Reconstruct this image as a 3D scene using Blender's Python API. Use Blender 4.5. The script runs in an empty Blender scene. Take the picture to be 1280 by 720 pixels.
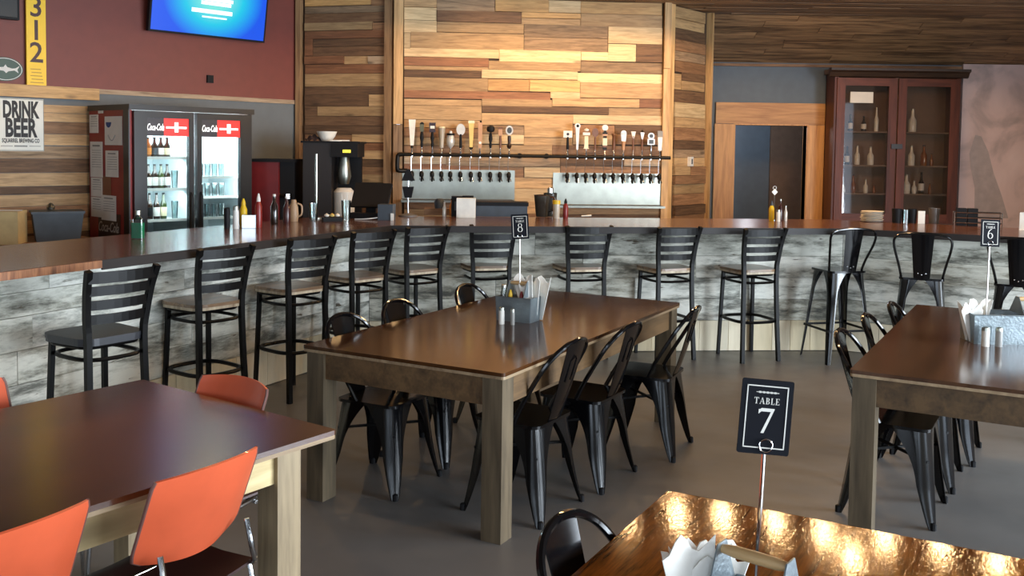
import bpy, bmesh, math, random
from mathutils import Vector, Matrix
R = math.radians
SC = bpy.context.scene
COL = SC.collection
random.seed(11)

# ------------------------------------------------------------------ camera
cam_data = bpy.data.cameras.new('camera')
cam = bpy.data.objects.new('camera', cam_data)
COL.objects.link(cam)
SC.camera = cam
cam_data.sensor_width = 36.0
cam_data.lens = 33.75
cam_data.shift_y = -110.0 / 1280.0
cam_data.clip_end = 100
PITCH, ROLL = math.atan(63 / 1200.0), 0.014
fwd = Vector((0, math.cos(PITCH), -math.sin(PITCH)))
up0 = Vector((0, math.sin(PITCH), math.cos(PITCH)))
rt0 = Vector((1, 0, 0))
rt = rt0 * math.cos(ROLL) + up0 * math.sin(ROLL)
up = up0 * math.cos(ROLL) - rt0 * math.sin(ROLL)
m3 = Matrix((rt, up, -fwd)).transposed()
cam.matrix_world = Matrix.Translation((0, 0, 1.72)) @ m3.to_4x4()

# ------------------------------------------------------------------ world, exposure, daylight
SC.view_settings.view_transform = 'Standard'
SC.view_settings.look = 'None'
SC.view_settings.gamma = 1.0
SC.view_settings.use_curve_mapping = False
SC.view_settings.exposure = 0.7
wd = bpy.data.worlds.new('sky'); SC.world = wd; wd.use_nodes = True
wd.node_tree.nodes['Background'].inputs[0].default_value = (0.62, 0.78, 1.0, 1)
wd.node_tree.nodes['Background'].inputs[1].default_value = 1.2

def area_light(name, loc, direction, sx, sy, power, col):
    d = bpy.data.lights.new(name, 'AREA'); d.shape = 'RECTANGLE'; d.size = sx; d.size_y = sy
    d.energy = power; d.color = col
    o = bpy.data.objects.new(name, d); COL.objects.link(o); o.location = loc
    o.rotation_euler = Vector(direction).to_track_quat('-Z', 'Y').to_euler()
    return o
def point_light(name, loc, power, col, r=.05):
    d = bpy.data.lights.new(name, 'POINT'); d.energy = power; d.color = col; d.shadow_soft_size = r
    o = bpy.data.objects.new(name, d); COL.objects.link(o); o.location = loc
    return o
def spot_light(name, loc, target, power, col, ang=75, blend=.7, r=.05):
    d = bpy.data.lights.new(name, 'SPOT'); d.energy = power; d.color = col; d.spot_size = R(ang); d.spot_blend = blend
    d.shadow_soft_size = r
    o = bpy.data.objects.new(name, d); COL.objects.link(o); o.location = loc
    o.rotation_euler = (Vector(target) - Vector(loc)).to_track_quat('-Z', 'Y').to_euler()
    return o
DAY = (0.80, 0.90, 1.0)
WARM = (1.0, 0.61, 0.28)
for k, y in enumerate((-1.9, .7, 3.3)):                         # daylight through the three windows of the right wall
    area_light('window_daylight', (7.0, y, 1.5), (-1, 0, -.06), 2.1, 2.7, 320, DAY)
for k, x in enumerate((-4.6, -.6, 3.6)):                        # daylight through the shopfront behind the camera
    area_light('window_daylight', (x, -3.4, 1.55), (0, 1, -.03), 2.6, 2.7, 40, DAY)
LAMPS = [(-2.3, 7.2, 3.3), (-1.1, 8.9, 3.33), (.05, 9.0, 3.33), (1.12, 9.0, 3.33), (1.60, 8.9, 3.33), (2.03, 8.9, 3.33), (2.50, 8.8, 3.33), (2.87, 8.55, 3.33), (2.93, 8.0, 3.33), (3.38, 8.45, 3.33), (3.82, 8.3, 3.33), (4.15, 7.95, 3.33), (-.6, 4.4, 3.3), (2.2, 4.4, 3.3)]
for x, y, z in LAMPS:                                           # the warm bar lamps under the ceiling
    spot_light('bar_lamp_light', (x, y, z - .10), (x, y + .15, 0), 22, WARM, 170, .15, .05)
for x in (-.3, .45, 1.2):
    spot_light('wall_washer_light', (x, 9.7, 3.3), (x + .05, 10.75, 2.4), 20, WARM, 95, 1.0, .08)

spot_light('door_fill_spot', (3.3, 9.3, 3.3), (3.9, 12.8, 1.7), 62, WARM, 70, 1.0, .08)  # added unseen spot without a fixture, warms the doorway casing

# ------------------------------------------------------------------ helpers
def C(h):
    v = [int(h[i:i + 2], 16) / 255 for i in (0, 2, 4)]
    return tuple(x / 12.92 if x <= .04045 else ((x + .055) / 1.055) ** 2.4 for x in v) + (1,)

def newmat(name):
    m = bpy.data.materials.new(name); m.use_nodes = True
    return m, m.node_tree, m.node_tree.nodes['Principled BSDF']

def plain(name, col, rough=.5, metal=0, bump=0, bscale=60, var=0.06, coat=0, emit=0):
    m, nt, b = newmat(name)
    N, L = nt.nodes, nt.links
    b.inputs['Roughness'].default_value = rough; b.inputs['Metallic'].default_value = metal
    b.inputs['Coat Weight'].default_value = coat
    tc = N.new('ShaderNodeTexCoord'); no = N.new('ShaderNodeTexNoise'); no.inputs['Scale'].default_value = 9; no.inputs['Detail'].default_value = 4
    L.new(tc.outputs['Object'], no.inputs['Vector'])
    rp = N.new('ShaderNodeValToRGB'); c = C(col)
    rp.color_ramp.elements[0].position = .3; rp.color_ramp.elements[1].position = .7
    rp.color_ramp.elements[0].color = tuple(x * (1 - var * 2) for x in c[:3]) + (1,)
    rp.color_ramp.elements[1].color = tuple(min(1, x * (1 + var * 2)) for x in c[:3]) + (1,)
    L.new(no.outputs['Fac'], rp.inputs['Fac']); L.new(rp.outputs['Color'], b.inputs['Base Color'])
    if bump:
        n2 = N.new('ShaderNodeTexNoise'); n2.inputs['Scale'].default_value = bscale
        bp = N.new('ShaderNodeBump'); bp.inputs['Strength'].default_value = bump; bp.inputs['Distance'].default_value = .004
        L.new(tc.outputs['Object'], n2.inputs['Vector']); L.new(n2.outputs['Fac'], bp.inputs['Height']); L.new(bp.outputs['Normal'], b.inputs['Normal'])
    if emit:
        L.new(rp.outputs['Color'], b.inputs['Emission Color']); b.inputs['Emission Strength'].default_value = emit
    return m

def wood(name, dark, light, rough=.6, axis=0, scale=1.0, knots=True, var=.22, bump=.25, coat=0, contrast=.75, bdist=.004):
    """grain runs along the given local axis; every object gets its own offset and tone"""
    m, nt, b = newmat(name)
    N, L = nt.nodes, nt.links
    b.inputs['Roughness'].default_value = rough; b.inputs['Coat Weight'].default_value = coat; b.inputs['Coat Roughness'].default_value = .12
    tc = N.new('ShaderNodeTexCoord'); oi = N.new('ShaderNodeObjectInfo')
    ad = N.new('ShaderNodeVectorMath'); ad.operation = 'MULTIPLY_ADD'
    ml = N.new('ShaderNodeVectorMath'); ml.operation = 'SCALE'; ml.inputs['Scale'].default_value = 37.0
    cb = N.new('ShaderNodeCombineXYZ')
    for i in range(3): L.new(oi.outputs['Random'], cb.inputs[i])
    L.new(cb.outputs[0], ml.inputs[0])
    sc = [14.0 * scale] * 3; sc[axis] = 1.3 * scale
    ad.inputs[1].default_value = sc
    L.new(tc.outputs['Object'], ad.inputs[0]); L.new(ml.outputs[0], ad.inputs[2])
    n1 = N.new('ShaderNodeTexNoise'); n1.inputs['Scale'].default_value = 1.0; n1.inputs['Detail'].default_value = 6; n1.inputs['Distortion'].default_value = .8
    L.new(ad.outputs[0], n1.inputs['Vector'])
    n2 = N.new('ShaderNodeTexNoise'); n2.inputs['Scale'].default_value = 5.0; n2.inputs['Detail'].default_value = 3
    L.new(ad.outputs[0], n2.inputs['Vector'])
    mx = N.new('ShaderNodeMath'); mx.operation = 'MULTIPLY_ADD'; mx.inputs[1].default_value = .35
    L.new(n2.outputs['Fac'], mx.inputs[0]); L.new(n1.outputs['Fac'], mx.inputs[2])
    rp = N.new('ShaderNodeValToRGB'); e = rp.color_ramp.elements
    e[0].position = .67 - contrast * .35; e[1].position = .67 + contrast * .22
    e[0].color = C(dark); e[1].color = C(light)
    L.new(mx.outputs[0], rp.inputs['Fac'])
    col = rp.outputs['Color']
    if knots:
        vo = N.new('ShaderNodeTexVoronoi'); vo.inputs['Scale'].default_value = .16
        s2 = N.new('ShaderNodeVectorMath'); s2.operation = 'MULTIPLY'
        k = [1, 1, 1]; k[axis] = 3.2; s2.inputs[1].default_value = k
        L.new(ad.outputs[0], s2.inputs[0]); L.new(s2.outputs[0], vo.inputs['Vector'])
        kr = N.new('ShaderNodeValToRGB'); kr.color_ramp.elements[0].position = .05; kr.color_ramp.elements[1].position = .13
        kr.color_ramp.elements[0].color = (.75, .75, .75, 1); kr.color_ramp.elements[1].color = (0, 0, 0, 1)
        L.new(vo.outputs['Distance'], kr.inputs['Fac'])
        mk = N.new('ShaderNodeMixRGB'); mk.blend_type = 'MIX'; L.new(kr.outputs['Color'], mk.inputs['Fac'])
        L.new(col, mk.inputs[1]); mk.inputs[2].default_value = tuple(x * .45 for x in C(dark)[:3]) + (1,)
        col = mk.outputs[0]
    hs = N.new('ShaderNodeHueSaturation')
    mr = N.new('ShaderNodeMapRange'); mr.inputs['To Min'].default_value = 1 - var; mr.inputs['To Max'].default_value = 1 + var
    L.new(oi.outputs['Random'], mr.inputs['Value']); L.new(mr.outputs[0], hs.inputs['Value']); L.new(col, hs.inputs['Color'])
    L.new(hs.outputs[0], b.inputs['Base Color'])
    if bump:
        bp = N.new('ShaderNodeBump'); bp.inputs['Strength'].default_value = bump; bp.inputs['Distance'].default_value = bdist
        L.new(n1.outputs['Fac'], bp.inputs['Height']); L.new(bp.outputs['Normal'], b.inputs['Normal'])
        if coat: L.new(bp.outputs['Normal'], b.inputs['Coat Normal'])
    return m

def glassy(name, tint='ffffff', alpha=.12, rough=.03):
    """thin clear glass: mostly lets light through, with a mirror-like skin"""
    m = bpy.data.materials.new(name); m.use_nodes = True; nt = m.node_tree; N, L = nt.nodes, nt.links
    N.remove(N['Principled BSDF']); out = N['Material Output']
    t = N.new('ShaderNodeBsdfTransparent'); t.inputs[0].default_value = C(tint)
    g = N.new('ShaderNodeBsdfGlossy'); g.inputs['Roughness'].default_value = rough
    f = N.new('ShaderNodeFresnel'); f.inputs[0].default_value = 1.45
    ad = N.new('ShaderNodeMath'); ad.operation = 'ADD'; ad.inputs[1].default_value = alpha; ad.use_clamp = True
    mx = N.new('ShaderNodeMixShader'); L.new(f.outputs[0], ad.inputs[0]); L.new(ad.outputs[0], mx.inputs[0])
    L.new(t.outputs[0], mx.inputs[1]); L.new(g.outputs[0], mx.inputs[2]); L.new(mx.outputs[0], out.inputs[0])
    return m

def smooth_angle(me):
    for p in me.polygons: p.use_smooth = True
    try: me.set_sharp_from_angle(angle=R(38))
    except Exception: pass

class MB:
    """collects simple solids and links them as ONE mesh object"""
    def __init__(s): s.bm = bmesh.new()
    def quadbox(s, pts):
        v = [s.bm.verts.new(p) for p in pts]
        for f in ((0, 3, 2, 1), (4, 5, 6, 7), (0, 1, 5, 4), (1, 2, 6, 5), (2, 3, 7, 6), (3, 0, 4, 7)): s.bm.faces.new([v[i] for i in f])
        return s
    def box(s, x0, x1, y0, y1, z0, z1):
        return s.quadbox([(x0, y0, z0), (x1, y0, z0), (x1, y1, z0), (x0, y1, z0), (x0, y0, z1), (x1, y0, z1), (x1, y1, z1), (x0, y1, z1)])
    def taper(s, c0, w0, d0, z0, c1, w1, d1, z1):
        a = [(c0[0] + i * w0 / 2, c0[1] + j * d0 / 2, z0) for i, j in ((-1, -1), (1, -1), (1, 1), (-1, 1))]
        b = [(c1[0] + i * w1 / 2, c1[1] + j * d1 / 2, z1) for i, j in ((-1, -1), (1, -1), (1, 1), (-1, 1))]
        return s.quadbox(a + b)
    def bar(s, p0, p1, w, h, upv=(0, 0, 1)):
        p0, p1 = Vector(p0), Vector(p1); d = (p1 - p0).normalized(); u = Vector(upv)
        x = d.cross(u)
        if x.length < 1e-4: x = d.cross(Vector((1, 0, 0)))
        x.normalize(); u = x.cross(d).normalized()
        q = []
        for p in (p0, p1):
            for i, j in ((-1, -1), (1, -1), (1, 1), (-1, 1)): q.append(p + x * i * w / 2 + u * j * h / 2)
        return s.quadbox(q)
    def tube(s, pts, r, n=8, closed=False):
        pts = [Vector(p) for p in pts]; k = len(pts)
        rr = r if isinstance(r, (list, tuple)) else [r] * k
        rings = []; prev = None
        for i, p in enumerate(pts):
            if closed: d = pts[(i + 1) % k] - pts[i - 1]
            else: d = pts[min(i + 1, k - 1)] - pts[max(i - 1, 0)]
            d.normalize()
            if prev is None:
                u = Vector((0, 0, 1)) if abs(d.z) < .9 else Vector((1, 0, 0))
                x = d.cross(u).normalized()
            else:
                x = (prev - d * prev.dot(d)).normalized()
            prev = x; y = d.cross(x)
            rings.append([s.bm.verts.new(p + (x * math.cos(2 * math.pi * a / n) + y * math.sin(2 * math.pi * a / n)) * rr[i]) for a in range(n)])
        m = k if closed else k - 1
        for i in range(m):
            a, b = rings[i], rings[(i + 1) % k]
            for j in range(n): s.bm.faces.new((a[j], a[(j + 1) % n], b[(j + 1) % n], b[j]))
        if not closed:
            s.bm.faces.new(rings[0][::-1]); s.bm.faces.new(rings[-1])
        return s
    def lathe(s, prof, n=16, c=(0, 0, 0), M=None):
        c = Vector(c); rings = []
        for r, z in prof:
            if r < 1e-5: rings.append([s.bm.verts.new(c + Vector((0, 0, z)))])
            else: rings.append([s.bm.verts.new(c + Vector((r * math.cos(2 * math.pi * a / n), r * math.sin(2 * math.pi * a / n), z))) for a in range(n)])
        new = [v for g in rings for v in g]
        for a, b in zip(rings, rings[1:]):
            for j in range(n):
                k = (j + 1) % n
                if len(a) == 1 and len(b) == 1: continue
                if len(a) == 1: s.bm.faces.new((a[0], b[k], b[j]))
                elif len(b) == 1: s.bm.faces.new((a[j], a[k], b[0]))
                else: s.bm.faces.new((a[j], a[k], b[k], b[j]))
        if len(rings[0]) > 1: s.bm.faces.new(rings[0][::-1])
        if len(rings[-1]) > 1: s.bm.faces.new(rings[-1])
        if M is not None: bmesh.ops.transform(s.bm, matrix=M, verts=new)
        return s
    def prism(s, poly, z0, z1, M=None):
        a = [s.bm.verts.new((x, y, z0)) for x, y in poly]; b = [s.bm.verts.new((x, y, z1)) for x, y in poly]
        n = len(poly)
        s.bm.faces.new(a[::-1]); s.bm.faces.new(b)
        for i in range(n): s.bm.faces.new((a[i], a[(i + 1) % n], b[(i + 1) % n], b[i]))
        if M is not None: bmesh.ops.transform(s.bm, matrix=M, verts=a + b)
        return s
    def grid(s, f, nu, nv, th=.004):
        """a curved sheet with thickness; f(u,v) -> point, 0..1"""
        P = [[Vector(f(i / nu, j / nv)) for j in range(nv + 1)] for i in range(nu + 1)]
        def nrm(i, j):
            a = P[min(i + 1, nu)][j] - P[max(i - 1, 0)][j]; b = P[i][min(j + 1, nv)] - P[i][max(j - 1, 0)]
            c = a.cross(b); return c.normalized() if c.length > 1e-9 else Vector((0, 0, 1))
        A = [[s.bm.verts.new(P[i][j] + nrm(i, j) * th / 2) for j in range(nv + 1)] for i in range(nu + 1)]
        B = [[s.bm.verts.new(P[i][j] - nrm(i, j) * th / 2) for j in range(nv + 1)] for i in range(nu + 1)]
        for i in range(nu):
            for j in range(nv):
                s.bm.faces.new((A[i][j], A[i + 1][j], A[i + 1][j + 1], A[i][j + 1]))
                s.bm.faces.new((B[i][j + 1], B[i + 1][j + 1], B[i + 1][j], B[i][j]))
        for i in range(nu):
            s.bm.faces.new((A[i][0], B[i][0], B[i + 1][0], A[i + 1][0])); s.bm.faces.new((A[i][nv], A[i + 1][nv], B[i + 1][nv], B[i][nv]))
        for j in range(nv):
            s.bm.faces.new((A[0][j], A[0][j + 1], B[0][j + 1], B[0][j])); s.bm.faces.new((A[nu][j], B[nu][j], B[nu][j + 1], A[nu][j + 1]))
        return s
    def bevel(s, w=.004, seg=2):
        bmesh.ops.bevel(s.bm, geom=[e for e in s.bm.edges if len(e.link_faces) == 2 and e.calc_face_angle(0) > .6], offset=w, segments=seg, affect='EDGES', profile=.5)
        return s
    def build(s, name, mat, parent=None, smooth=False, loc=None, rot=None):
        bmesh.ops.recalc_face_normals(s.bm, faces=s.bm.faces)
        me = bpy.data.meshes.new(name); s.bm.to_mesh(me); s.bm.free()
        me.materials.append(mat)
        if smooth: smooth_angle(me)
        o = bpy.data.objects.new(name, me); COL.objects.link(o)
        if parent: o.parent = parent
        if loc: o.location = loc
        if rot: o.rotation_euler = rot
        return o

def tag(o, label=None, cat=None, group=None, kind=None):
    if label: o['label'] = label
    if cat: o['category'] = cat
    if group: o['group'] = group
    if kind: o['kind'] = kind
    return o
def empty(name, loc=(0, 0, 0), rz=0, label=None, cat=None, group=None, kind=None):
    o = bpy.data.objects.new(name, None); o.empty_display_size = .1; COL.objects.link(o)
    o.location = loc; o.rotation_euler = (0, 0, R(rz))
    return tag(o, label, cat, group, kind)
def copy_tree(o, parent=None):
    c = o.copy(); COL.objects.link(c); c.parent = parent
    for ch in list(KIDS(o)): copy_tree(ch, c)
    return c
def KIDS(o): return [x for x in bpy.data.objects if x.parent == o]
def place(root, loc, rz, label=None, group=None):
    root.location = loc; root.rotation_euler = (0, 0, R(rz))
    if label: root['label'] = label
    if group: root['group'] = group
    return root
def text(name, body, size, mat, parent, loc, rot=(R(90), 0, 0), xs=1.0, ext=.0006, off=0, shear=0, align='CENTER'):
    cu = bpy.data.curves.new(name, 'FONT'); cu.body = body; cu.size = size; cu.extrude = ext; cu.offset = off; cu.shear = shear
    cu.align_x = align; cu.align_y = 'CENTER'; cu.resolution_u = 3
    t = bpy.data.objects.new('tmp', cu); COL.objects.link(t)
    dg = bpy.context.evaluated_depsgraph_get(); dg.update()
    me = bpy.data.meshes.new_from_object(t.evaluated_get(dg)); bpy.data.objects.remove(t)
    for v in me.vertices: v.co.x *= xs
    me.materials.clear(); me.materials.append(mat)
    o = bpy.data.objects.new(name, me); COL.objects.link(o); o.parent = parent; o.location = loc; o.rotation_euler = rot
    return o
STAND = Matrix.Rotation(R(90), 4, 'X')          # a drawing in x,z standing upright and facing -Y
def arc(cx, cy, rx, ry, a0, a1, n=16): return [(cx + rx * math.cos(R(a0 + (a1 - a0) * i / n)), cy + ry * math.sin(R(a0 + (a1 - a0) * i / n))) for i in range(n + 1)]
def rrect(x0, x1, y0, y1, r, n=4):
    p = []
    for cx, cy, a in ((x1 - r, y1 - r, 0), (x0 + r, y1 - r, 90), (x0 + r, y0 + r, 180), (x1 - r, y0 + r, 270)): p += arc(cx, cy, r, r, a, a + 90, n)
    return p
def smooth_path(pts, n=6):
    P = [Vector(p) for p in pts]; out = []
    for i in range(len(P) - 1):
        a, b, c, d = P[max(i - 1, 0)], P[i], P[i + 1], P[min(i + 2, len(P) - 1)]
        for k in range(n):
            t = k / n
            out.append(.5 * ((2 * b) + (c - a) * t + (2 * a - 5 * b + 4 * c - d) * t * t + (3 * b - a - 3 * c + d) * t ** 3))
    out.append(P[-1]); return out

# ------------------------------------------------------------------ materials
WD = {'L': wood('pine_pale', 'b3946a', 'dfc293', .55, scale=2.4), 'T': wood('pine_tan', '8f704c', 'c09c6e', .6, scale=2.4), 'O': wood('pine_orange', 'a87d4a', 'd6a96c', .55, scale=2.4),
      'B': wood('wood_brown', '6b4a30', '9b7350', .65, scale=2.4), 'D': wood('wood_dark', '4a3323', '75573c', .7, scale=2.4), 'G': wood('wood_greybrown', '6a5540', 'a58868', .7, scale=2.4),
      'R': wood('wood_redbrown', '6e4930', '986746', .65, scale=2.4), 'P': wood('wood_palegrey', '93795d', 'bda486', .65, scale=2.4)}
M_POST = wood('post_pine', 'a27a4c', 'd9b07a', .55, axis=2)
M_POSTD = wood('post_weathered', '5f452f', '9c7a56', .65, axis=2)
M_DOORW = wood('door_pine', 'ad7440', 'd9a060', .5, axis=2, contrast=.7)
M_DOORH = wood('door_pine_head', 'ad7440', 'd9a060', .5, axis=0, contrast=.7)
M_CEIL = wood('ceiling_board', '4e3726', 'a5805a', .6, axis=0, var=.25, contrast=.6)
M_BARTOP = wood('bar_top_stain', '3f261b', '704836', .25, axis=0, knots=False, coat=.35, scale=.7, var=.02, bump=.08)
M_BAREDGE = plain('bar_edge_dark', '1a120f', .55)
M_BAREND = wood('bar_edge_raw', '6b4028', 'a5714c', .5, axis=2, scale=2.5)
M_BOARD = []
def weathered(name, light, mid, dark, seed):
    m, nt, b = newmat(name); N, L = nt.nodes, nt.links
    b.inputs['Roughness'].default_value = .5; b.inputs['IOR'].default_value = 1.21
    tc = N.new('ShaderNodeTexCoord'); oi = N.new('ShaderNodeObjectInfo')
    ad = N.new('ShaderNodeVectorMath'); ad.operation = 'MULTIPLY_ADD'; ad.inputs[1].default_value = (2.6, 1, 11)
    ml = N.new('ShaderNodeVectorMath'); ml.operation = 'SCALE'; ml.inputs['Scale'].default_value = 31 + seed
    cb = N.new('ShaderNodeCombineXYZ')
    for i in range(3): L.new(oi.outputs['Random'], cb.inputs[i])
    L.new(cb.outputs[0], ml.inputs[0]); L.new(tc.outputs['Object'], ad.inputs[0]); L.new(ml.outputs[0], ad.inputs[2])
    n1 = N.new('ShaderNodeTexNoise'); n1.inputs['Scale'].default_value = .9; n1.inputs['Detail'].default_value = 9; n1.inputs['Roughness'].default_value = .7; n1.inputs['Distortion'].default_value = .15
    L.new(ad.outputs[0], n1.inputs['Vector'])
    rp = N.new('ShaderNodeValToRGB'); e = rp.color_ramp.elements; e[0].position = .38; e[0].color = C(dark); e[1].position = .60; e[1].color = C(light)
    k = e.new(.48); k.color = C(mid); k = e.new(.52); k.color = tuple(.5 * (a + c) for a, c in zip(C(mid), C(light)))
    L.new(n1.outputs['Fac'], rp.inputs['Fac'])
    n2 = N.new('ShaderNodeTexNoise'); n2.inputs['Scale'].default_value = 2.2; n2.inputs['Detail'].default_value = 4; L.new(ad.outputs[0], n2.inputs['Vector'])
    k2 = N.new('ShaderNodeValToRGB'); k2.color_ramp.elements[0].position = .66; k2.color_ramp.elements[1].position = .72
    L.new(n2.outputs['Fac'], k2.inputs['Fac'])
    mx = N.new('ShaderNodeMixRGB'); L.new(k2.outputs[0], mx.inputs['Fac']); L.new(rp.outputs[0], mx.inputs[1]); mx.inputs[2].default_value = C('5c5346')
    L.new(mx.outputs[0], b.inputs['Base Color'])
    bp = N.new('ShaderNodeBump'); bp.inputs['Strength'].default_value = .2; bp.inputs['Distance'].default_value = .004
    L.new(n1.outputs['Fac'], bp.inputs['Height']); L.new(bp.outputs[0], b.inputs['Normal'])
    return m
M_BOARD = [weathered('board_whitewashed', 'e4e4da', 'b9bab0', '70716a', 1), weathered('board_silvered', 'd8d8cc', 'a8a89c', '64645c', 5), weathered('board_greyed', 'cacabe', '979588', '565650', 9)]
M_KICK = [wood('kick_cream', 'd8ccae', 'efe5cb', .6, axis=2, var=.06, contrast=1.2), wood('kick_beige', 'c6b692', 'e4d6b4', .6, axis=2, var=.06, contrast=1.2)]
M_BLACK = plain('black_painted_steel', '080707', .42, 0, var=.02)
M_GLOSSB = plain('black_gloss_steel', '08080a', .13, 0, var=.02)
M_CHROME = plain('chrome', 'd8dadc', .12, 1, var=.01)
M_STEEL = plain('brushed_steel', 'a4a69c', .30, 1, var=.05)
M_GALV = plain('galvanised_tin', '8f9ba1', .34, .75, bump=.3, bscale=90, var=.12)
M_WHITE = plain('white_plastic', 'd8d6d0', .45, var=.02)
M_PAPER = plain('white_paper', 'd9d6cf', .8, var=.02)
M_NAPKIN = plain('napkin_white', 'e6e4dd', .85, var=.02, bump=.3)
M_DARKP = plain('dark_plastic', '141416', .55, var=.05)
M_GREYP = plain('blue_grey_plastic', '3d454d', .5, var=.08)
M_SEATW = wood('seat_wood', '4a3728', '8b6e50', .35, axis=0, knots=False, coat=.3, scale=1.5)
M_SEATE = wood('seat_edge_ply', '8f7a5e', 'd6c7ab', .5, axis=2, knots=False)
M_SEATB = plain('seat_black_vinyl', '2a2b30', .45, var=.06)
M_SKIN = {}
M_POLE = plain('satin_pole', 'd6d4cf', .3, .5)
M_T8 = wood('table_top_walnut', '23140a', '482b15', .13, axis=0, coat=0, scale=.5, var=.04, bump=.12)
M_T7 = wood('table_top_mahogany', '31190d', '5a321a', .25, axis=0, coat=.75, scale=.5, var=.04, bump=.06, knots=False)
M_T6 = wood('table_top_brown', '36241a', '5c402d', .16, axis=0, coat=0, scale=.5, var=.04, bump=.05, knots=False)
M_TB = wood('table_top_golden', '2a1404', '7c4210', .09, axis=0, scale=3.2, var=.02, bump=0, contrast=.8, knots=False)
def varnish():
    nt = M_TB.node_tree; N, L = nt.nodes, nt.links; b = N['Principled BSDF']
    b.inputs['Specular Tint'].default_value = (1, .55, .16, 1); b.inputs['Specular IOR Level'].default_value = .5; b.inputs['IOR'].default_value = 1.21
    tc = N.new('ShaderNodeTexCoord'); mp = N.new('ShaderNodeMapping'); mp.inputs['Scale'].default_value = (34, 90, 40); mp.inputs['Rotation'].default_value = (0, 0, .5)
    n = N.new('ShaderNodeTexNoise'); n.inputs['Scale'].default_value = 1; n.inputs['Detail'].default_value = 5; n.inputs['Distortion'].default_value = 1.2
    bp = N.new('ShaderNodeBump'); bp.inputs['Strength'].default_value = .6; bp.inputs['Distance'].default_value = .00032
    L.new(tc.outputs['Object'], mp.inputs[0]); L.new(mp.outputs[0], n.inputs['Vector']); L.new(n.outputs['Fac'], bp.inputs['Height']); L.new(bp.outputs[0], b.inputs['Normal'])
varnish()
M_T7.node_tree.nodes['Principled BSDF'].inputs['Coat Roughness'].default_value = .2
M_DARKP.node_tree.nodes['Principled BSDF'].inputs['Specular IOR Level'].default_value = .2
for m_, s_ in ((M_T8, .3), (M_T7, .9), (M_T6, .3), (M_BLACK, .18)): m_.node_tree.nodes['Principled BSDF'].inputs['Specular IOR Level'].default_value = s_
M_APR = wood('apron_brown', '3e2d1a', '6d5334', .6, axis=0)
M_APRL = wood('apron_plywood', 'b39a68', 'e6cf9a', .55, axis=0)
M_LEGT = wood('table_leg_wood', '3c3223', '665843', .55, axis=2)
M_EDGE = wood('table_edge', '7a6248', 'b39a78', .5, axis=0, knots=False)
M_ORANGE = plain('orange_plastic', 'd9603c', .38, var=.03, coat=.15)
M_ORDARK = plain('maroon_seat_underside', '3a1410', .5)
M_GLASS = glassy('clear_glass', 'f4fbfb', .05)
M_GLASSC = glassy('cup_glass', 'eef6f6', .10, .08)
M_CABGLASS = glassy('cabinet_glass', 'f0ece8', .02)
M_YEL = plain('mustard_yellow', 'd9b21c', .4, var=.02)
M_RED = plain('ketchup_red', '7c1512', .35, var=.03)
M_GREEN = plain('green_liquid', '1f8a5c', .25, var=.05)
M_BRBOT = plain('brown_bottle', '20130c', .12, var=.04, coat=.6)
M_GRBOT = plain('green_bottle', '2c3a1c', .12, var=.04, coat=.6)
M_AMB = plain('amber_spirit', '7a4520', .15, var=.05, coat=.5)
M_CLBOT = plain('pale_spirit', 'd6d2c8', .15, var=.05, coat=.6)
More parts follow.
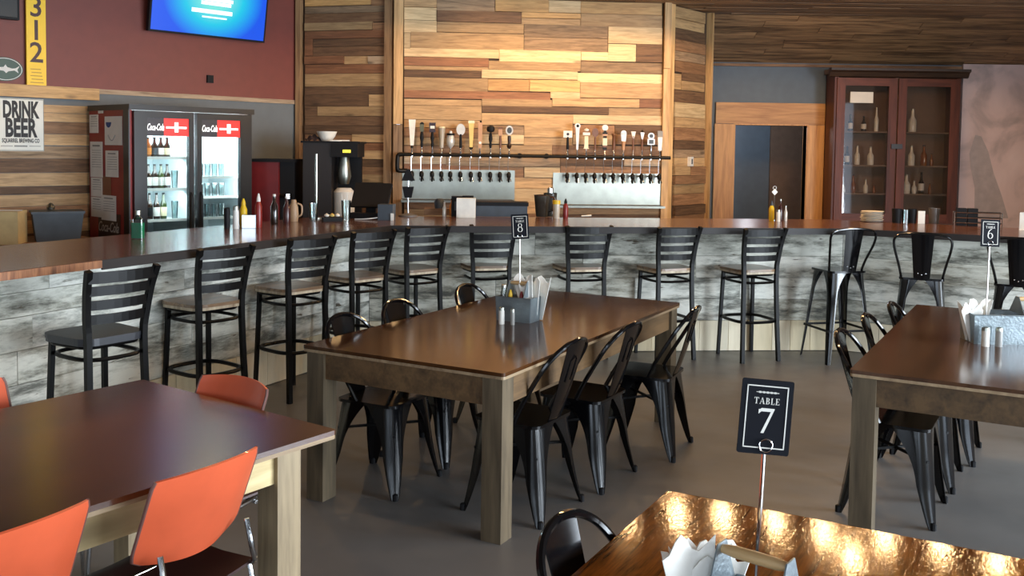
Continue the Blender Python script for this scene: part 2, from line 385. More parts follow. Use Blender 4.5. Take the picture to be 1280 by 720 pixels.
TAPWALL= [(0.035, 0.391, 3.119, 3.258, 'L'), (0.036, 0.393, 2.98, 3.119, 'L'), (0.034, 0.39, 3.258, 3.344, 'T'), (0.39, 1.03, 3.228, 3.367, 'G'), (0.392, 1.324, 3.11, 3.232, 'B'), (1.03, 1.624, 3.236, 3.385, 'O'), (1.624, 1.982, 3.24, 3.381, 'L'), (1.323, 1.983, 3.175, 3.236, 'O'), (1.324, 1.985, 3.105, 3.175, 'T'), (1.982, 2.904, 3.24, 3.381, 'O'), (1.984, 2.907, 3.099, 3.24, 'T'), (0.393, 1.352, 2.997, 3.11, 'T'), (0.037, 0.107, 2.803, 2.977, 'L'), (0.107, 1.354, 2.81, 2.993, 'T'), (1.353, 2.293, 2.968, 3.109, 'G'), (1.355, 2.296, 2.81, 2.968, 'G'), (2.294, 2.911, 2.917, 3.103, 'L'), (2.297, 2.615, 2.718, 2.913, 'L'), (2.615, 2.915, 2.716, 2.921, 'D'), (0.038, 1.081, 2.719, 2.815, 'L'), (1.082, 1.992, 2.689, 2.821, 'L'), (1.992, 2.298, 2.72, 2.817, 'L'), (0.039, 0.968, 2.622, 2.718, 'R'), (0.04, 0.968, 2.578, 2.622, 'T'), (0.968, 1.993, 2.599, 2.696, 'T'), (1.994, 2.919, 2.585, 2.709, 'G'), (1.993, 2.299, 2.693, 2.72, 'B'), (0.04, 0.89, 2.499, 2.577, 'D'), (0.89, 1.959, 2.501, 2.598, 'L'), (1.96, 2.922, 2.478, 2.585, 'L'), (0.041, 0.962, 2.351, 2.499, 'T'), (0.962, 1.424, 2.364, 2.496, 'O'), (1.424, 1.988, 2.366, 2.498, 'O'), (1.989, 2.925, 2.309, 2.478, 'T'), (0.042, 1.658, 2.27, 2.357, 'R'), (1.658, 1.99, 2.297, 2.368, 'L'), (0.043, 0.894, 2.192, 2.262, 'T'), (0.894, 1.677, 2.198, 2.278, 'T'), (1.677, 2.663, 2.206, 2.303, 'T'), (2.663, 2.928, 2.208, 2.315, 'R'), (0.044, 0.895, 2.035, 2.192, 'T'), (0.895, 2.319, 2.125, 2.204, 'D'), (2.319, 2.93, 2.116, 2.205, 'T'), (0.896, 1.914, 1.988, 2.121, 'T'), (1.914, 2.932, 2.014, 2.121, 'L'), (0.044, 0.879, 1.947, 2.034, 'T'), (0.88, 1.369, 1.887, 1.984, 'G'), (1.369, 1.916, 1.859, 1.992, 'T'), (1.916, 2.387, 1.902, 2.009, 'B'), (2.387, 2.935, 1.91, 2.018, 'D'), (2.389, 2.937, 1.794, 1.91, 'B'), (0.045, 0.88, 1.841, 1.947, 'B'), (0.881, 1.37, 1.78, 1.887, 'L'), (1.37, 1.918, 1.77, 1.859, 'T'), (1.918, 2.389, 1.786, 1.902, 'T'), (0.046, 0.881, 1.753, 1.841, 'T'), (0.047, 0.705, 1.646, 1.752, 'B'), (0.705, 1.686, 1.657, 1.772, 'T'), (1.686, 2.94, 1.663, 1.78, 'B'), (0.048, 0.512, 1.548, 1.645, 'P'), (0.513, 1.778, 1.532, 1.657, 'G'), (1.778, 2.503, 1.545, 1.661, 'D'), (2.503, 2.943, 1.552, 1.66, 'P'), (0.048, 0.885, 1.471, 1.551, 'R'), (0.885, 1.375, 1.408, 1.532, 'B'), (1.376, 1.78, 1.413, 1.529, 'L'), (1.78, 2.946, 1.422, 1.547, 'B'), (1.243, 1.782, 1.287, 1.412, 'T'), (0.049, 1.242, 1.349, 1.473, 'B'), (1.782, 2.948, 1.296, 1.422, 'B'), (1.245, 1.784, 1.144, 1.287, 'L'), (0.05, 1.244, 1.208, 1.349, 'T'), (1.784, 2.952, 1.152, 1.296, 'T'), (0.051, 1.246, 1.048, 1.208, 'B'), (1.247, 2.955, 1.006, 1.149, 'T'), (0.053, 1.248, 0.888, 1.048, 'T'), (1.249, 2.958, 0.862, 1.006, 'B')]
LEFTPANEL= [(-1.06, -0.253, 3.286, 3.365, 'O'), (-0.253, -0.026, 3.271, 3.349, 'B'), (-1.06, -0.025, 3.204, 3.282, 'G'), (-1.06, -0.025, 3.098, 3.204, 'B'), (-1.06, -0.232, 3.013, 3.101, 'T'), (-0.232, -0.024, 3.002, 3.089, 'B'), (-1.059, -0.023, 2.923, 3.011, 'R'), (-0.96, -0.022, 2.834, 2.922, 'D'), (-0.96, -0.022, 2.729, 2.834, 'D'), (-1.059, -0.96, 2.736, 2.931, 'R'), (-1.059, -0.576, 2.644, 2.733, 'R'), (-0.576, -0.287, 2.64, 2.728, 'T'), (-0.287, -0.021, 2.637, 2.724, 'P'), (-1.058, -0.02, 2.536, 2.641, 'R'), (-1.058, -0.019, 2.394, 2.536, 'T'), (-1.058, -0.018, 2.306, 2.394, 'D'), (-1.057, -0.275, 2.173, 2.306, 'D'), (-0.275, -0.017, 2.174, 2.305, 'T'), (-1.057, -0.898, 2.065, 2.173, 'D'), (-0.898, -0.017, 2.067, 2.173, 'T'), (-1.057, -0.016, 1.961, 2.067, 'D'), (-1.056, -0.015, 1.863, 1.961, 'D'), (-1.056, -0.475, 1.772, 1.861, 'B'), (-0.475, -0.014, 1.778, 1.866, 'T'), (-1.056, -0.013, 1.685, 1.774, 'R'), (-1.055, -0.474, 1.584, 1.682, 'D'), (-0.474, -0.013, 1.592, 1.689, 'T'), (-1.055, -0.012, 1.508, 1.588, 'D'), (-1.055, -0.011, 1.418, 1.508, 'B'), (-1.055, -0.57, 1.323, 1.413, 'D'), (-0.57, -0.011, 1.335, 1.423, 'T'), (-1.054, -0.01, 1.222, 1.329, 'B'), (-1.054, -0.009, 1.115, 1.222, 'D'), (-1.054, -0.008, 0.99, 1.115, 'B'), (-1.053, -0.007, 0.846, 0.99, 'D')]
#R [ 1.71366466 10.83440556  3.35204935]
RETURN= [(0.148, 0.847, 3.128, 3.237, 'T'), (0.154, 0.853, 2.999, 3.128, 'D'), (0.159, 0.86, 2.871, 2.999, 'B'), (0.164, 0.866, 2.761, 2.871, 'G'), (0.17, 0.872, 2.631, 2.761, 'B'), (0.335, 0.878, 2.544, 2.637, 'D'), (0.176, 0.337, 2.432, 2.613, 'T'), (0.339, 0.883, 2.433, 2.544, 'T'), (0.184, 0.889, 2.289, 2.428, 'D'), (0.191, 0.897, 2.122, 2.289, 'L'), (0.197, 0.904, 2.001, 2.122, 'T'), (0.203, 0.911, 1.852, 2.001, 'B'), (0.208, 0.918, 1.749, 1.852, 'D'), (0.213, 0.923, 1.655, 1.749, 'G'), (0.217, 0.928, 1.552, 1.655, 'T'), (0.221, 0.569, 1.451, 1.553, 'T'), (0.569, 0.933, 1.447, 1.551, 'B'), (0.226, 0.938, 1.346, 1.449, 'B'), (0.231, 0.944, 1.232, 1.346, 'T'), (0.236, 0.95, 1.1, 1.232, 'B'), (0.241, 0.957, 0.987, 1.1, 'D'), (0.247, 0.963, 0.854, 0.987, 'B'), (0.143, 0.841, 3.237, 3.365, 'T'), (0.138, 0.835, 3.365, 3.474, 'T')]
WALLPLANKS= [(-3.58, -2.336, 2.155, 2.198, 'O'), (-2.838, -2.321, 2.072, 2.176, 'O'), (-2.839, -2.322, 1.998, 2.072, 'T'), (-2.84, -2.322, 1.916, 1.998, 'T'), (-2.841, -2.323, 1.804, 1.916, 'B'), (-2.842, -2.324, 1.699, 1.804, 'T'), (-3.587, -2.325, 1.579, 1.694, 'G'), (-3.589, -2.326, 1.449, 1.579, 'D'), (-3.591, -2.328, 1.326, 1.449, 'T'), (-3.592, -2.328, 1.253, 1.326, 'D'), (-3.594, -2.329, 1.144, 1.253, 'T'), (-3.595, -2.33, 1.021, 1.144, 'B'), (-3.597, -2.332, 0.897, 1.021, 'T'), (-3.599, -2.333, 0.766, 0.897, 'D'), (-3.581, -2.838, 2.024, 2.143, 'B'), (-3.582, -2.839, 1.918, 2.024, 'T'), (-3.584, -2.841, 1.805, 1.918, 'D'), (-3.586, -2.842, 1.692, 1.805, 'B')]
# ------------------------------------------------------------------ structure
def struct(name, mb, mat, **k):
    o = mb.build(name, mat, **k); o['kind'] = 'structure'; return o
def floor_mat():
    m, nt, b = newmat('polished_concrete'); N, L = nt.nodes, nt.links
    tc = N.new('ShaderNodeTexCoord'); n = N.new('ShaderNodeTexNoise'); n.inputs['Scale'].default_value = .9; n.inputs['Detail'].default_value = 8
    L.new(tc.outputs['Object'], n.inputs['Vector'])
    r = N.new('ShaderNodeValToRGB'); r.color_ramp.elements[0].position = .3; r.color_ramp.elements[1].position = .75
    r.color_ramp.elements[0].color = C('5b5958'); r.color_ramp.elements[1].color = C('7c7874')
    L.new(n.outputs['Fac'], r.inputs['Fac']); L.new(r.outputs[0], b.inputs['Base Color'])
    n2 = N.new('ShaderNodeTexNoise'); n2.inputs['Scale'].default_value = 5; L.new(tc.outputs['Object'], n2.inputs['Vector'])
    r2 = N.new('ShaderNodeMapRange'); r2.inputs['To Min'].default_value = .32; r2.inputs['To Max'].default_value = .5
    L.new(n2.outputs['Fac'], r2.inputs['Value']); L.new(r2.outputs[0], b.inputs['Roughness'])
    return m
struct('floor', MB().box(-9, 7.4, -3.6, 15, -.08, 0), floor_mat())
CEIL = 3.385
M_CEILP = plain('ceiling_paint_brown', '4a3828', .8)
ceil = empty('ceiling', (0, 0, 0), kind='structure')
MB().box(-9, 7.4, -3.6, 11.66, CEIL + .02, CEIL + .1).build('ceiling_deck', M_CEILP, ceil)
SL0, SL1 = Vector((0, 11.66, CEIL)), Vector((0, 12.85, 2.905))
MB().quadbox([(-4, 11.66, CEIL + .02), (7.4, 11.66, CEIL + .02), (7.4, 12.85, 2.925), (-4, 12.85, 2.925), (-4, 11.66, CEIL + .1), (7.4, 11.66, CEIL + .1), (7.4, 12.85, 3.0), (-4, 12.85, 3.0)]).build('ceiling_deck', M_CEILP, ceil)
def run(x0, x1, lo, hi):
    out = []; x = x0
    while x < x1 - .05:
        n = min(x1, x + random.uniform(lo, hi)); out.append((x, n)); x = n
    return out
sd = (SL1 - SL0); sl = sd.length; sd.normalize(); ang = math.atan2(sd.z, sd.y)
for i in range(9):                                             # sloping boards above the doorway
    for a, b in run(1.6, 7.35, 1.2, 2.6):
        c = SL0 + sd * (sl * (i + .5) / 9)
        MB().box(-(b - a) / 2 + .003, (b - a) / 2 - .003, -sl / 18 + .003, sl / 18 - .003, -.012, .012 + .006 * random.random()).build('board', M_CEIL, ceil, loc=((a + b) / 2, c.y, c.z + .004), rot=(ang, 0, 0))
for i in range(13):                                            # level boards over the bar
    y = 11.66 - .14 * (i + .5)
    for a, b in run(-3, 7.35, 1.5, 3):
        MB().box(-(b - a) / 2 + .003, (b - a) / 2 - .003, -.067, .067, -.01, .012).build('board', M_CEIL, ceil, loc=((a + b) / 2, y, CEIL + .005 * random.random()))

# walls that carry the reclaimed planks
def plank_wall(name, origin, ang, rows, s0, s1, zt, back, depth=.10):
    w = empty(name, (origin[0], origin[1], 0), ang, kind='structure')
    MB().box(s0, s1, .03, depth + .03, 0, zt).build('wall_panel', back, w)
    for a, b, z0, z1, c in rows:
        a = max(a, s0); b = min(b, s1); z1 = min(z1, zt - .005); z0 = max(z0, .02)
        if b - a < .02 or z1 - z0 < .01: continue
        t = random.uniform(.024, .046)
        MB().box(-(b - a) / 2 + .002, (b - a) / 2 - .002, -t / 2, t / 2, -(z1 - z0) / 2 + .002, (z1 - z0) / 2 - .002).build('plank', WD[c], w, loc=((a + b) / 2, .03 - t / 2, (z0 + z1) / 2))
    return w
def filler(s0, s1, z0, z1, keys, lo=.6, hi=1.6, h=(.1, .15)):
    rows = []; z = z0
    while z < z1:
        n = min(z1, z + random.uniform(*h))
        for a, b in run(s0, s1, lo, hi): rows.append((a, b, z, n, random.choice(keys)))
        z = n
    return rows
tapw = plank_wall('wall_bar', (-1.24, 10.55), 5.5, TAPWALL + filler(0, 3, .02, .84, 'BDG'), .0, 2.965, CEIL - .005, M_CEILP)
lpw = plank_wall('wall_bar_left', (-1.33, 10.55), -16, LEFTPANEL + filler(-1.1, -.02, .02, .86, 'BD'), -1.14, -.0, CEIL - .005, M_CEILP)
rtw = plank_wall('wall_bar_right', (1.7137, 10.8344), 50, RETURN + filler(.08, .86, .02, .82, 'BDG'), .02, .98, CEIL - .005, M_CEILP)
def post(w, s0, s1, y0, y1, z0, z1, m): MB().box(-(s1 - s0) / 2, (s1 - s0) / 2, y0, y1, -(z1 - z0) / 2, (z1 - z0) / 2).bevel(.003, 1).build('corner_post', m, w, loc=((s0 + s1) / 2, 0, (z0 + z1) / 2))
post(lpw, -.075, .01, -.045, .03, 0, CEIL - .005, M_POSTD)
post(tapw, -.07, .03, -.055, .03, 1.98, CEIL - .005, M_POST); post(tapw, -.07, .03, -.05, .03, 0, 1.975, M_POSTD)
post(tapw, 2.925, 3.0, -.05, .03, 2.65, CEIL - .005, M_POST); post(tapw, 2.925, 3.0, -.045, .03, 0, 2.645, M_POST)
post(rtw, .03, .12, -.03, .03, 0, CEIL - .005, M_POST)
post(rtw, .945, .985, -.05, .03, 0, CEIL - .005, M_POST)
post(lpw, -1.15, -1.095, -.05, .03, 0, CEIL - .005, M_POSTD)

# red wall on the left: red above the rail, grey below
M_REDW = plain('red_paint', '74352a', .55, var=.03)
M_GREYW = plain('grey_paint', '63686a', .6, var=.03)
RWO, RWA = (-2.41, 10.91), 48
leftw = empty('wall_left', (RWO[0], RWO[1], 0), RWA, kind='structure')
MB().box(-9.5, .25, .0, .12, 2.24, CEIL).build('red_panel', M_REDW, leftw)
MB().box(-9.5, .25, .0, .12, 0, 2.21).build('grey_panel', M_GREYW, leftw)
MB().box(-9.5, .25, .01, .12, 2.21, 2.24).build('wall_core', M_GREYW, leftw)
MB().box(-2.32, -.02, -.02, .01, 2.195, 2.24).bevel(.003, 1).build('rail', WD['P'], leftw)
for a, b, z0, z1, c in WALLPLANKS:                             # plank cladding behind the beer sign
    if z1 > 2.13: continue
    t = random.uniform(.02, .04)
    MB().box(-(b - a) / 2 + .002, (b - a) / 2 - .002, -t / 2, t / 2, -(z1 - z0) / 2 + .002, (z1 - z0) / 2 - .002).build('plank', WD[c], leftw, loc=((a + b) / 2, -t / 2, (z0 + z1) / 2))
for a, b, z0, z1, c in filler(-5.2, -2.33, .02, .76, 'BD') + filler(-5.2, -3.60, .77, 2.12, 'TBGD'):
    MB().box(-(b - a) / 2 + .002, (b - a) / 2 - .002, -.012, .012, -(z1 - z0) / 2 + .002, (z1 - z0) / 2 - .002).build('plank', WD[c], leftw, loc=((a + b) / 2, -.013, (z0 + z1) / 2))
MB().box(-1.45, 1.45, -.06, 0, -.055, .055).bevel(.004, 1).build('cap_board', WD['O'], leftw, loc=(-3.78, 0, 2.185))

# back wall with the doorway
M_BLUEW = plain('slate_blue_paint', '57636f', .6, var=.03)
backw = empty('wall_back', (0, 0, 0), kind='structure')
mb = MB().box(1.6, 2.95, 12.8, 12.95, 0, 2.93).box(3.905, 7.4, 12.8, 12.95, 0, 2.93).box(2.95, 3.905, 12.8, 12.95, 2.09, 2.93)
mb.build('wall_panel', M_BLUEW, backw)
MB().box(1.9, 6.0, 12.77, 12.8, 2.865, 2.90).build('top_rail', WD['B'], backw)
def plaster():
    m, nt, b = newmat('pink_plaster'); N, L = nt.nodes, nt.links; b.inputs['Roughness'].default_value = .8
    tc = N.new('ShaderNodeTexCoord'); n = N.new('ShaderNodeTexNoise'); n.inputs['Scale'].default_value = 1.6; n.inputs['Detail'].default_value = 7; n.inputs['Distortion'].default_value = .6
    L.new(tc.outputs['Object'], n.inputs['Vector'])
    r = N.new('ShaderNodeValToRGB'); e = r.color_ramp.elements; e[0].position = .34; e[0].color = C('b7a39f'); e[1].position = .72; e[1].color = C('f3d9d4')
    k = e.new(.5); k.color = C('e6cbc6')
    L.new(n.outputs['Fac'], r.inputs['Fac']); L.new(r.outputs[0], b.inputs['Base Color'])
    bp = N.new('ShaderNodeBump'); bp.inputs['Strength'].default_value = .3; L.new(n.outputs['Fac'], bp.inputs['Height']); L.new(bp.outputs[0], b.inputs['Normal'])
    return m
MB().box(5.93, 7.4, 12.74, 12.8, 0, 2.93).build('plaster_panel', plaster(), backw)
st = [(6.12, 2.0), (6.2, 1.98), (6.3, 1.78), (6.38, 1.5), (6.5, 1.2), (6.6, .9), (6.15, .9), (6.14, 1.3), (6.08, 1.55), (6.05, 1.75)]
MB().prism(st, 0, .003, STAND).build('plaster_stain', plain('grey_plaster_patch', 'bdaeab', .85), backw, loc=(0, 12.739, 0))
door = empty('door_1', (2.95, 12.8, 0), kind='structure')      # pine casing of the doorway
MB().box(-.135, .135, -.04, 0, -1.05, 1.05).bevel(.004, 1).build('jamb_casing', M_DOORW, door, loc=(-.14, 0, 1.05))
MB().box(-.125, .125, -.04, 0, -1.05, 1.05).bevel(.004, 1).build('jamb_casing', M_DOORW, door, loc=(1.085, 0, 1.05))
MB().box(-.74, .74, -.045, 0, -.14, .14).bevel(.004, 1).build('head_casing', M_DOORH, door, loc=(.475, 0, 2.245))
MB().box(-.02, .0, -.03, .16, 0, 2.09).box(.955, .975, -.03, .16, 0, 2.09).box(-.02, .975, -.03, .16, 2.09, 2.11).build('door_lining', M_DOORW, door)
hall = empty('wall_hallway', (0, 0, 0), kind='structure')       # the dark passage beyond
MB().box(2.2, 3.9, 14.6, 14.7, 0, 2.8).build('wall_panel', M_BLUEW, hall)
MB().box(3.9, 5.2, 14.55, 14.65, 0, 2.8).build('wall_panel', plain('brown_paint', '6b5546', .7), hall)
MB().box(2.1, 2.2, 12.95, 14.7, 0, 2.8).box(5.2, 5.3, 12.95, 14.7, 0, 2.8).box(2.1, 5.3, 12.95, 14.7, 2.8, 2.85).build('wall_core', M_BLUEW, hall)

point_light('hallway_fill', (3.3, 13.5, 2.2), 16, (.9, .93, 1), .1)  # added fill, no lamp stands here; brightens the view through the doorway
# right wall and shopfront with real window openings
M_WALLR = plain('cream_wall', 'a39a8c', .7)
M_FRAME = plain('window_frame_dark', '24211f', .5)
rw = MB(); ys = [(-3.2 + .25, -.85), (-.35, 1.75), (2.25, 4.35)]
rw.box(7.2, 7.4, -3.6, 15, 0, .12).box(7.2, 7.4, -3.6, 15, 2.9, CEIL)
e = [-3.6] + [v for p in ys for v in p] + [15]
for i in range(0, len(e), 2): rw.box(7.2, 7.4, e[i], e[i + 1], .12, 2.9)
struct('wall_right', rw, M_WALLR)
fw = MB(); xs = [(-5.9, -3.3), (-1.9, .7), (2.3, 4.9)]
fw.box(-9, 7.4, -3.75, -3.6, 0, .12).box(-9, 7.4, -3.75, -3.6, 2.9, CEIL)
e = [-9] + [v for p in xs for v in p] + [7.4]
for i in range(0, len(e), 2): fw.box(e[i], e[i + 1], -3.75, -3.6, .12, 2.9)
struct('wall_front', fw, M_WALLR)
struct('wall_left_front', MB().box(-9.1, -9, -3.6, 5, 0, CEIL), M_WALLR)
n = 1
for a, b in ys:
    w = empty('window_%d' % n, (7.3, a, .12), kind='structure'); n += 1
    MB().box(-.04, .04, 0, b - a, 0, .06).box(-.04, .04, 0, b - a, 2.72, 2.78).box(-.04, .04, 0, .06, 0, 2.78).box(-.04, .04, b - a - .06, b - a, 0, 2.78).box(-.03, .03, (b - a) / 2 - .03, (b - a) / 2 + .03, 0, 2.78).build('window_frame', M_FRAME, w)
for a, b in xs:
    w = empty('window_%d' % n, (a, -3.68, .12), kind='structure'); n += 1
    MB().box(0, b - a, -.04, .04, 0, .06).box(0, b - a, -.04, .04, 2.72, 2.78).box(0, .06, -.04, .04, 0, 2.78).box(b - a - .06, b - a, -.04, .04, 0, 2.78).box((b - a) / 2 - .03, (b - a) / 2 + .03, -.03, .03, 0, 2.78).build('window_frame', M_FRAME, w)

# ------------------------------------------------------------------ the bar
BP = [Vector((-3.05, 3.282)), Vector((-.956, 7.651)), Vector((2.815, 7.985)), Vector((5.2, 6.663))]
def offset(P, d):
    out = []
    for i, p in enumerate(P):
        ns = []
        if i > 0: v = (P[i] - P[i - 1]).normalized(); ns.append(Vector((-v.y, v.x)))
        if i < len(P) - 1: v = (P[i + 1] - P[i]).normalized(); ns.append(Vector((-v.y, v.x)))
        m = sum(ns, Vector((0, 0))); m.normalize(); out.append(p + m * d / m.dot(ns[0]))
    return out
bt = empty('worktop', (0, 0, 1.06), label='long dark stained bar worktop bending round the room', cat='worktop')
inner = offset(BP, 1.08); outin = offset(BP, .012)
MB().prism([tuple(p) for p in outin] + [tuple(p) for p in inner[::-1]], 0, .04).build('top_slab', M_BARTOP, bt)
for i in range(3):
    a, b, c, d = BP[i], BP[i + 1], outin[i + 1], outin[i]
    if i == 0:
        k = a.lerp(b, .415); q = d.lerp(c, .415)
        MB().prism([tuple(a), tuple(k), tuple(q), tuple(d)], -.002, .039).build('edge_band', M_BAREND, bt)['label'] = 'raw end-grain edge band'
        MB().prism([tuple(k), tuple(b), tuple(c), tuple(q)], -.012, .041).build('edge_band', M_BAREDGE, bt)
    else: MB().prism([tuple(a), tuple(b), tuple(c), tuple(d)], -.012, .041).build('edge_band', M_BAREDGE, bt)
bar = empty('bar_counter', (0, 0, 0), label='bar base clad in weathered grey white boards over cream kick planks', cat='bar')
face = offset(BP, .345); bk = offset(BP, .44); face2 = offset(BP, .37)
MB().prism([tuple(p) for p in face2] + [tuple(p) for p in bk[::-1]], 0, 1.055).build('bar_frame', M_BAREDGE, bar)
for i in range(3):
    a, b = face[i], face[i + 1]; d = b - a; Ls = d.length; an = math.atan2(d.y, d.x)
    zs = [.27, .455, .64, .83, 1.03] if i else [.27, .44, .62, .80, .93, 1.03]
    for r in range(len(zs) - 1):
        for s0, s1 in run(0, Ls, .9, 1.9):
            t = random.uniform(.018, .026); h = zs[r + 1] - zs[r]
            c = a + d.normalized() * (s0 + s1) / 2
            MB().box(-(s1 - s0) / 2 + .0015, (s1 - s0) / 2 - .0015, -t / 2, t / 2, -h / 2 + .0015, h / 2 - .0015).build('board', random.choice(M_BOARD[:2] if i == 0 else M_BOARD), bar, loc=(c.x - .012 * math.sin(an), c.y + .012 * math.cos(an), (zs[r] + zs[r + 1]) / 2), rot=(0, 0, an))
    for s0, s1 in run(0, Ls, .16, .34):
        t = random.uniform(.014, .022); c = a + d.normalized() * (s0 + s1) / 2
        MB().box(-(s1 - s0) / 2 + .002, (s1 - s0) / 2 - .002, -t / 2, t / 2, -.131, .131).build('kick_plank', random.choice(M_KICK), bar, loc=(c.x - .014 * math.sin(an), c.y + .014 * math.cos(an), .136), rot=(0, 0, an))
# working counter below the taps
bc = empty('back_counter', (-1.24, 10.55, 0), 5.5, label='dark counter under the beer taps', cat='counter')
MB().box(.12, 2.9, -.5, -.07, 0, .9).build('counter_body', M_DARKP, bc); MB().box(.1, 2.92, -.54, -.06, .9, .94).build('counter_top', WD['B'], bc)
bc = empty('back_counter', (-1.33, 10.55, 0), -16, label='low dark counter below the coffee brewer', cat='counter')
MB().box(-.98, -.1, -.62, -.07, 0, .88).build('counter_body', M_DARKP, bc); MB().box(-1.0, -.08, -.65, -.07, .88, .92).build('counter_top', WD['D'], bc)
# ------------------------------------------------------------------ tables
def make_table(corner, u, L, W, label, top, apron, inset, lm=M_LEGT, H=.76, leg=.1, thick=.03, edge=None):
    c = Vector(corner); cu, su = math.cos(R(u)), math.sin(R(u))
    mid = c + Vector((cu, su)) * L / 2 + Vector((-su, cu)) * W / 2
    t = empty('dining_table', (mid.x, mid.y, 0), u, label, 'table')
    hx, hy = L / 2, W / 2
    MB().prism(rrect(-hx, hx, -hy, hy, .012, 2), H - thick * .55, H).build('tabletop', top, t)
    MB().prism(rrect(-hx + .001, hx - .001, -hy + .001, hy - .001, .012, 2), H - thick, H - thick * .55).build('top_edge', edge or M_EDGE, t)
    ix, iy = hx - inset, hy - inset
    for i in (-1, 1):
        for j in (-1, 1):
            MB().box(-leg / 2, leg / 2, -leg / 2, leg / 2, 0, H - thick).bevel(.004, 2).build('leg', lm, t, loc=(i * (ix - leg / 2), j * (iy - leg / 2), 0))
    a = .13
    for i in (-1, 1):
        MB().box(-.012, .012, -(iy - leg) - .001, (iy - leg) + .001, -a / 2, a / 2).build('apron', apron, t, loc=(i * (ix - .03), 0, H - thick - a / 2), rot=None)
        MB().box(-(ix - leg), (ix - leg), -.012, .012, -a / 2, a / 2).build('apron', apron, t, loc=(0, j * i * (iy - .03) if j else 0, H - thick - a / 2))
    return t
T8 = make_table((-.024, 4.073), 61.2, 2.30, 1.12, 'long walnut-stained table holding the number 8 sign', M_T8, M_APR, .015)
T7 = make_table((-.585 - 2.1 * math.cos(R(54.2)), 3.222 - 2.1 * math.sin(R(54.2))), 54.2, 2.1, 1.13, 'reddish-brown plywood table with orange chairs around it', M_T7, M_APRL, .085, lm=wood('table_leg_pale', '5d4d39', '9a8768', .5, axis=2))
T6 = make_table((1.518 + 1.1 * math.sin(R(60)), 4.243 - 1.1 * math.cos(R(60))), 60, 2.2, 1.1, 'brown dining table holding the number 6 sign', M_T6, M_APR, .012)
TB = make_table((.454 - 1.95 * math.cos(R(61)) + 1.1 * math.sin(R(61)), 2.679 - 1.95 * math.sin(R(61)) - 1.1 * math.cos(R(61))), 61, 1.95, 1.1, 'golden varnished table with warm lamp reflections and the number 7 sign', M_TB, M_APR, .03)

# ------------------------------------------------------------------ ladder-back bar stools
def seat_poly(s=1.0):
    return [(x * s, y * s) for x, y in arc(.115, .10, .085, .09, 0, 90, 5) + arc(-.115, .10, .085, .09, 90, 180, 5) + arc(-.10, -.105, .085, .085, 180, 270, 5) + arc(.10, -.105, .085, .085, 270, 360, 5)]
def make_stool(black=False):
    t = empty('bar_stool', cat='stool')
    MB().prism(seat_poly(), .742, .762).bevel(.004, 2).build('seat', M_SEATB if black else M_SEATW, t)
    MB().prism(seat_poly(.985), .724, .742).build('seat_edge', M_SEATB if black else M_SEATE, t)
    MB().tube([(x * .86, y * .86, .714) for x, y in seat_poly()], .010, 6, closed=True).build('seat_frame', M_BLACK, t)
    for s in (-1, 1):
        MB().taper((s * .165, .175), .024, .024, 0, (s * .145, .15), .026, .026, .72).build('leg', M_BLACK, t)
        m = MB(); P = smooth_path([(s * .172, -.215, 0), (s * .160, -.19, .40), (s * .155, -.178, .74), (s * .165, -.185, .86), (s * .178, -.21, 1.0), (s * .19, -.245, 1.105)], 3)
        for a, b in zip(P, P[1:]): m.bar(a, b + (b - a) * .05, .030, .030, (0, 1, 0))
        m.build('back_post', M_BLACK, t)
        MB().lathe([(.016, 0), (.016, .012), (.011, .02)], 8, (s * .165, .175, -.001)).build('foot_cap', M_DARKP, t)
        MB().lathe([(.016, 0), (.016, .012), (.011, .02)], 8, (s * .172, -.215, -.001)).build('foot_cap', M_DARKP, t)
    for z, h, y, w in ((1.070, .056, -.235, .187), (1.002, .047, -.212, .180), (.930, .047, -.196, .172), (.858, .047, -.186, .164)):
        MB().grid(lambda u, v, z=z, h=h, y=y, w=w: ((u * 2 - 1) * w, y - .03 * (1 - (u * 2 - 1) ** 2), z - h / 2 + h * v), 8, 1, .012).build('slat', M_BLACK, t)
    for z, nm, k in ((.655, 'brace', 1.0), (.33, 'foot_rail', 1.08)):
        pts = [(.165 * k * math.copysign(abs(math.cos(a)) ** .62, math.cos(a)), -.018 + .185 * k * math.copysign(abs(math.sin(a)) ** .62, math.sin(a)), z) for a in [2 * math.pi * i / 28 for i in range(28)]]
        MB().tube(pts, (.011 if nm == 'brace' else .013), 6, closed=True).build(nm, M_BLACK, t, smooth=True)
    return t
proto = make_stool(); protob = make_stool(True)
SG = 'ladder-back stools along the bar'
STOOLS = [(-1.944, 4.758, 146, 'black-seated ladder-back stool, nearest the camera along the left bar', 1),
    (-1.812, 5.859, 143, 'wood-seated ladder-back stool standing below the green bottle side of the bar, second from the left', 0),
    (-1.365, 6.484, 141, 'wood-seated ladder-back stool, third from the left, rising behind the long walnut table corner', 0),
    (-1.035, 7.09, 136, 'ladder-back stool, fourth from the left, overlapping the one beside the bar bend', 0),
    (-.70, 7.58, 129, 'ladder-back stool standing at the left bend of the bar', 0),
    (-.143, 7.80, 107, 'ladder-back stool half hidden behind the number 8 sign', 0),
    (.637, 7.80, 105, 'ladder-back stool just right of the number 8 sign, legs hidden by the long table', 0),
    (1.375, 7.80, 110, 'ladder-back stool before the right end of the steel tap panel', 0),
    (2.074, 7.80, 109, 'ladder-back stool in front of the doorway, its whole frame in view', 0)]
for i, (x, y, th, lab, b) in enumerate(STOOLS):
    o = protob if b else (proto if i == 1 else copy_tree(proto))
    f = Vector((math.cos(R(th)), math.sin(R(th))))
    k, dy = (.22, .13, .21, .21, .17, .245, .245, .245, .245)[i], 0
    place(o, (x + k * f.x, y + k * f.y + dy, 0), th - 90, lab, SG)

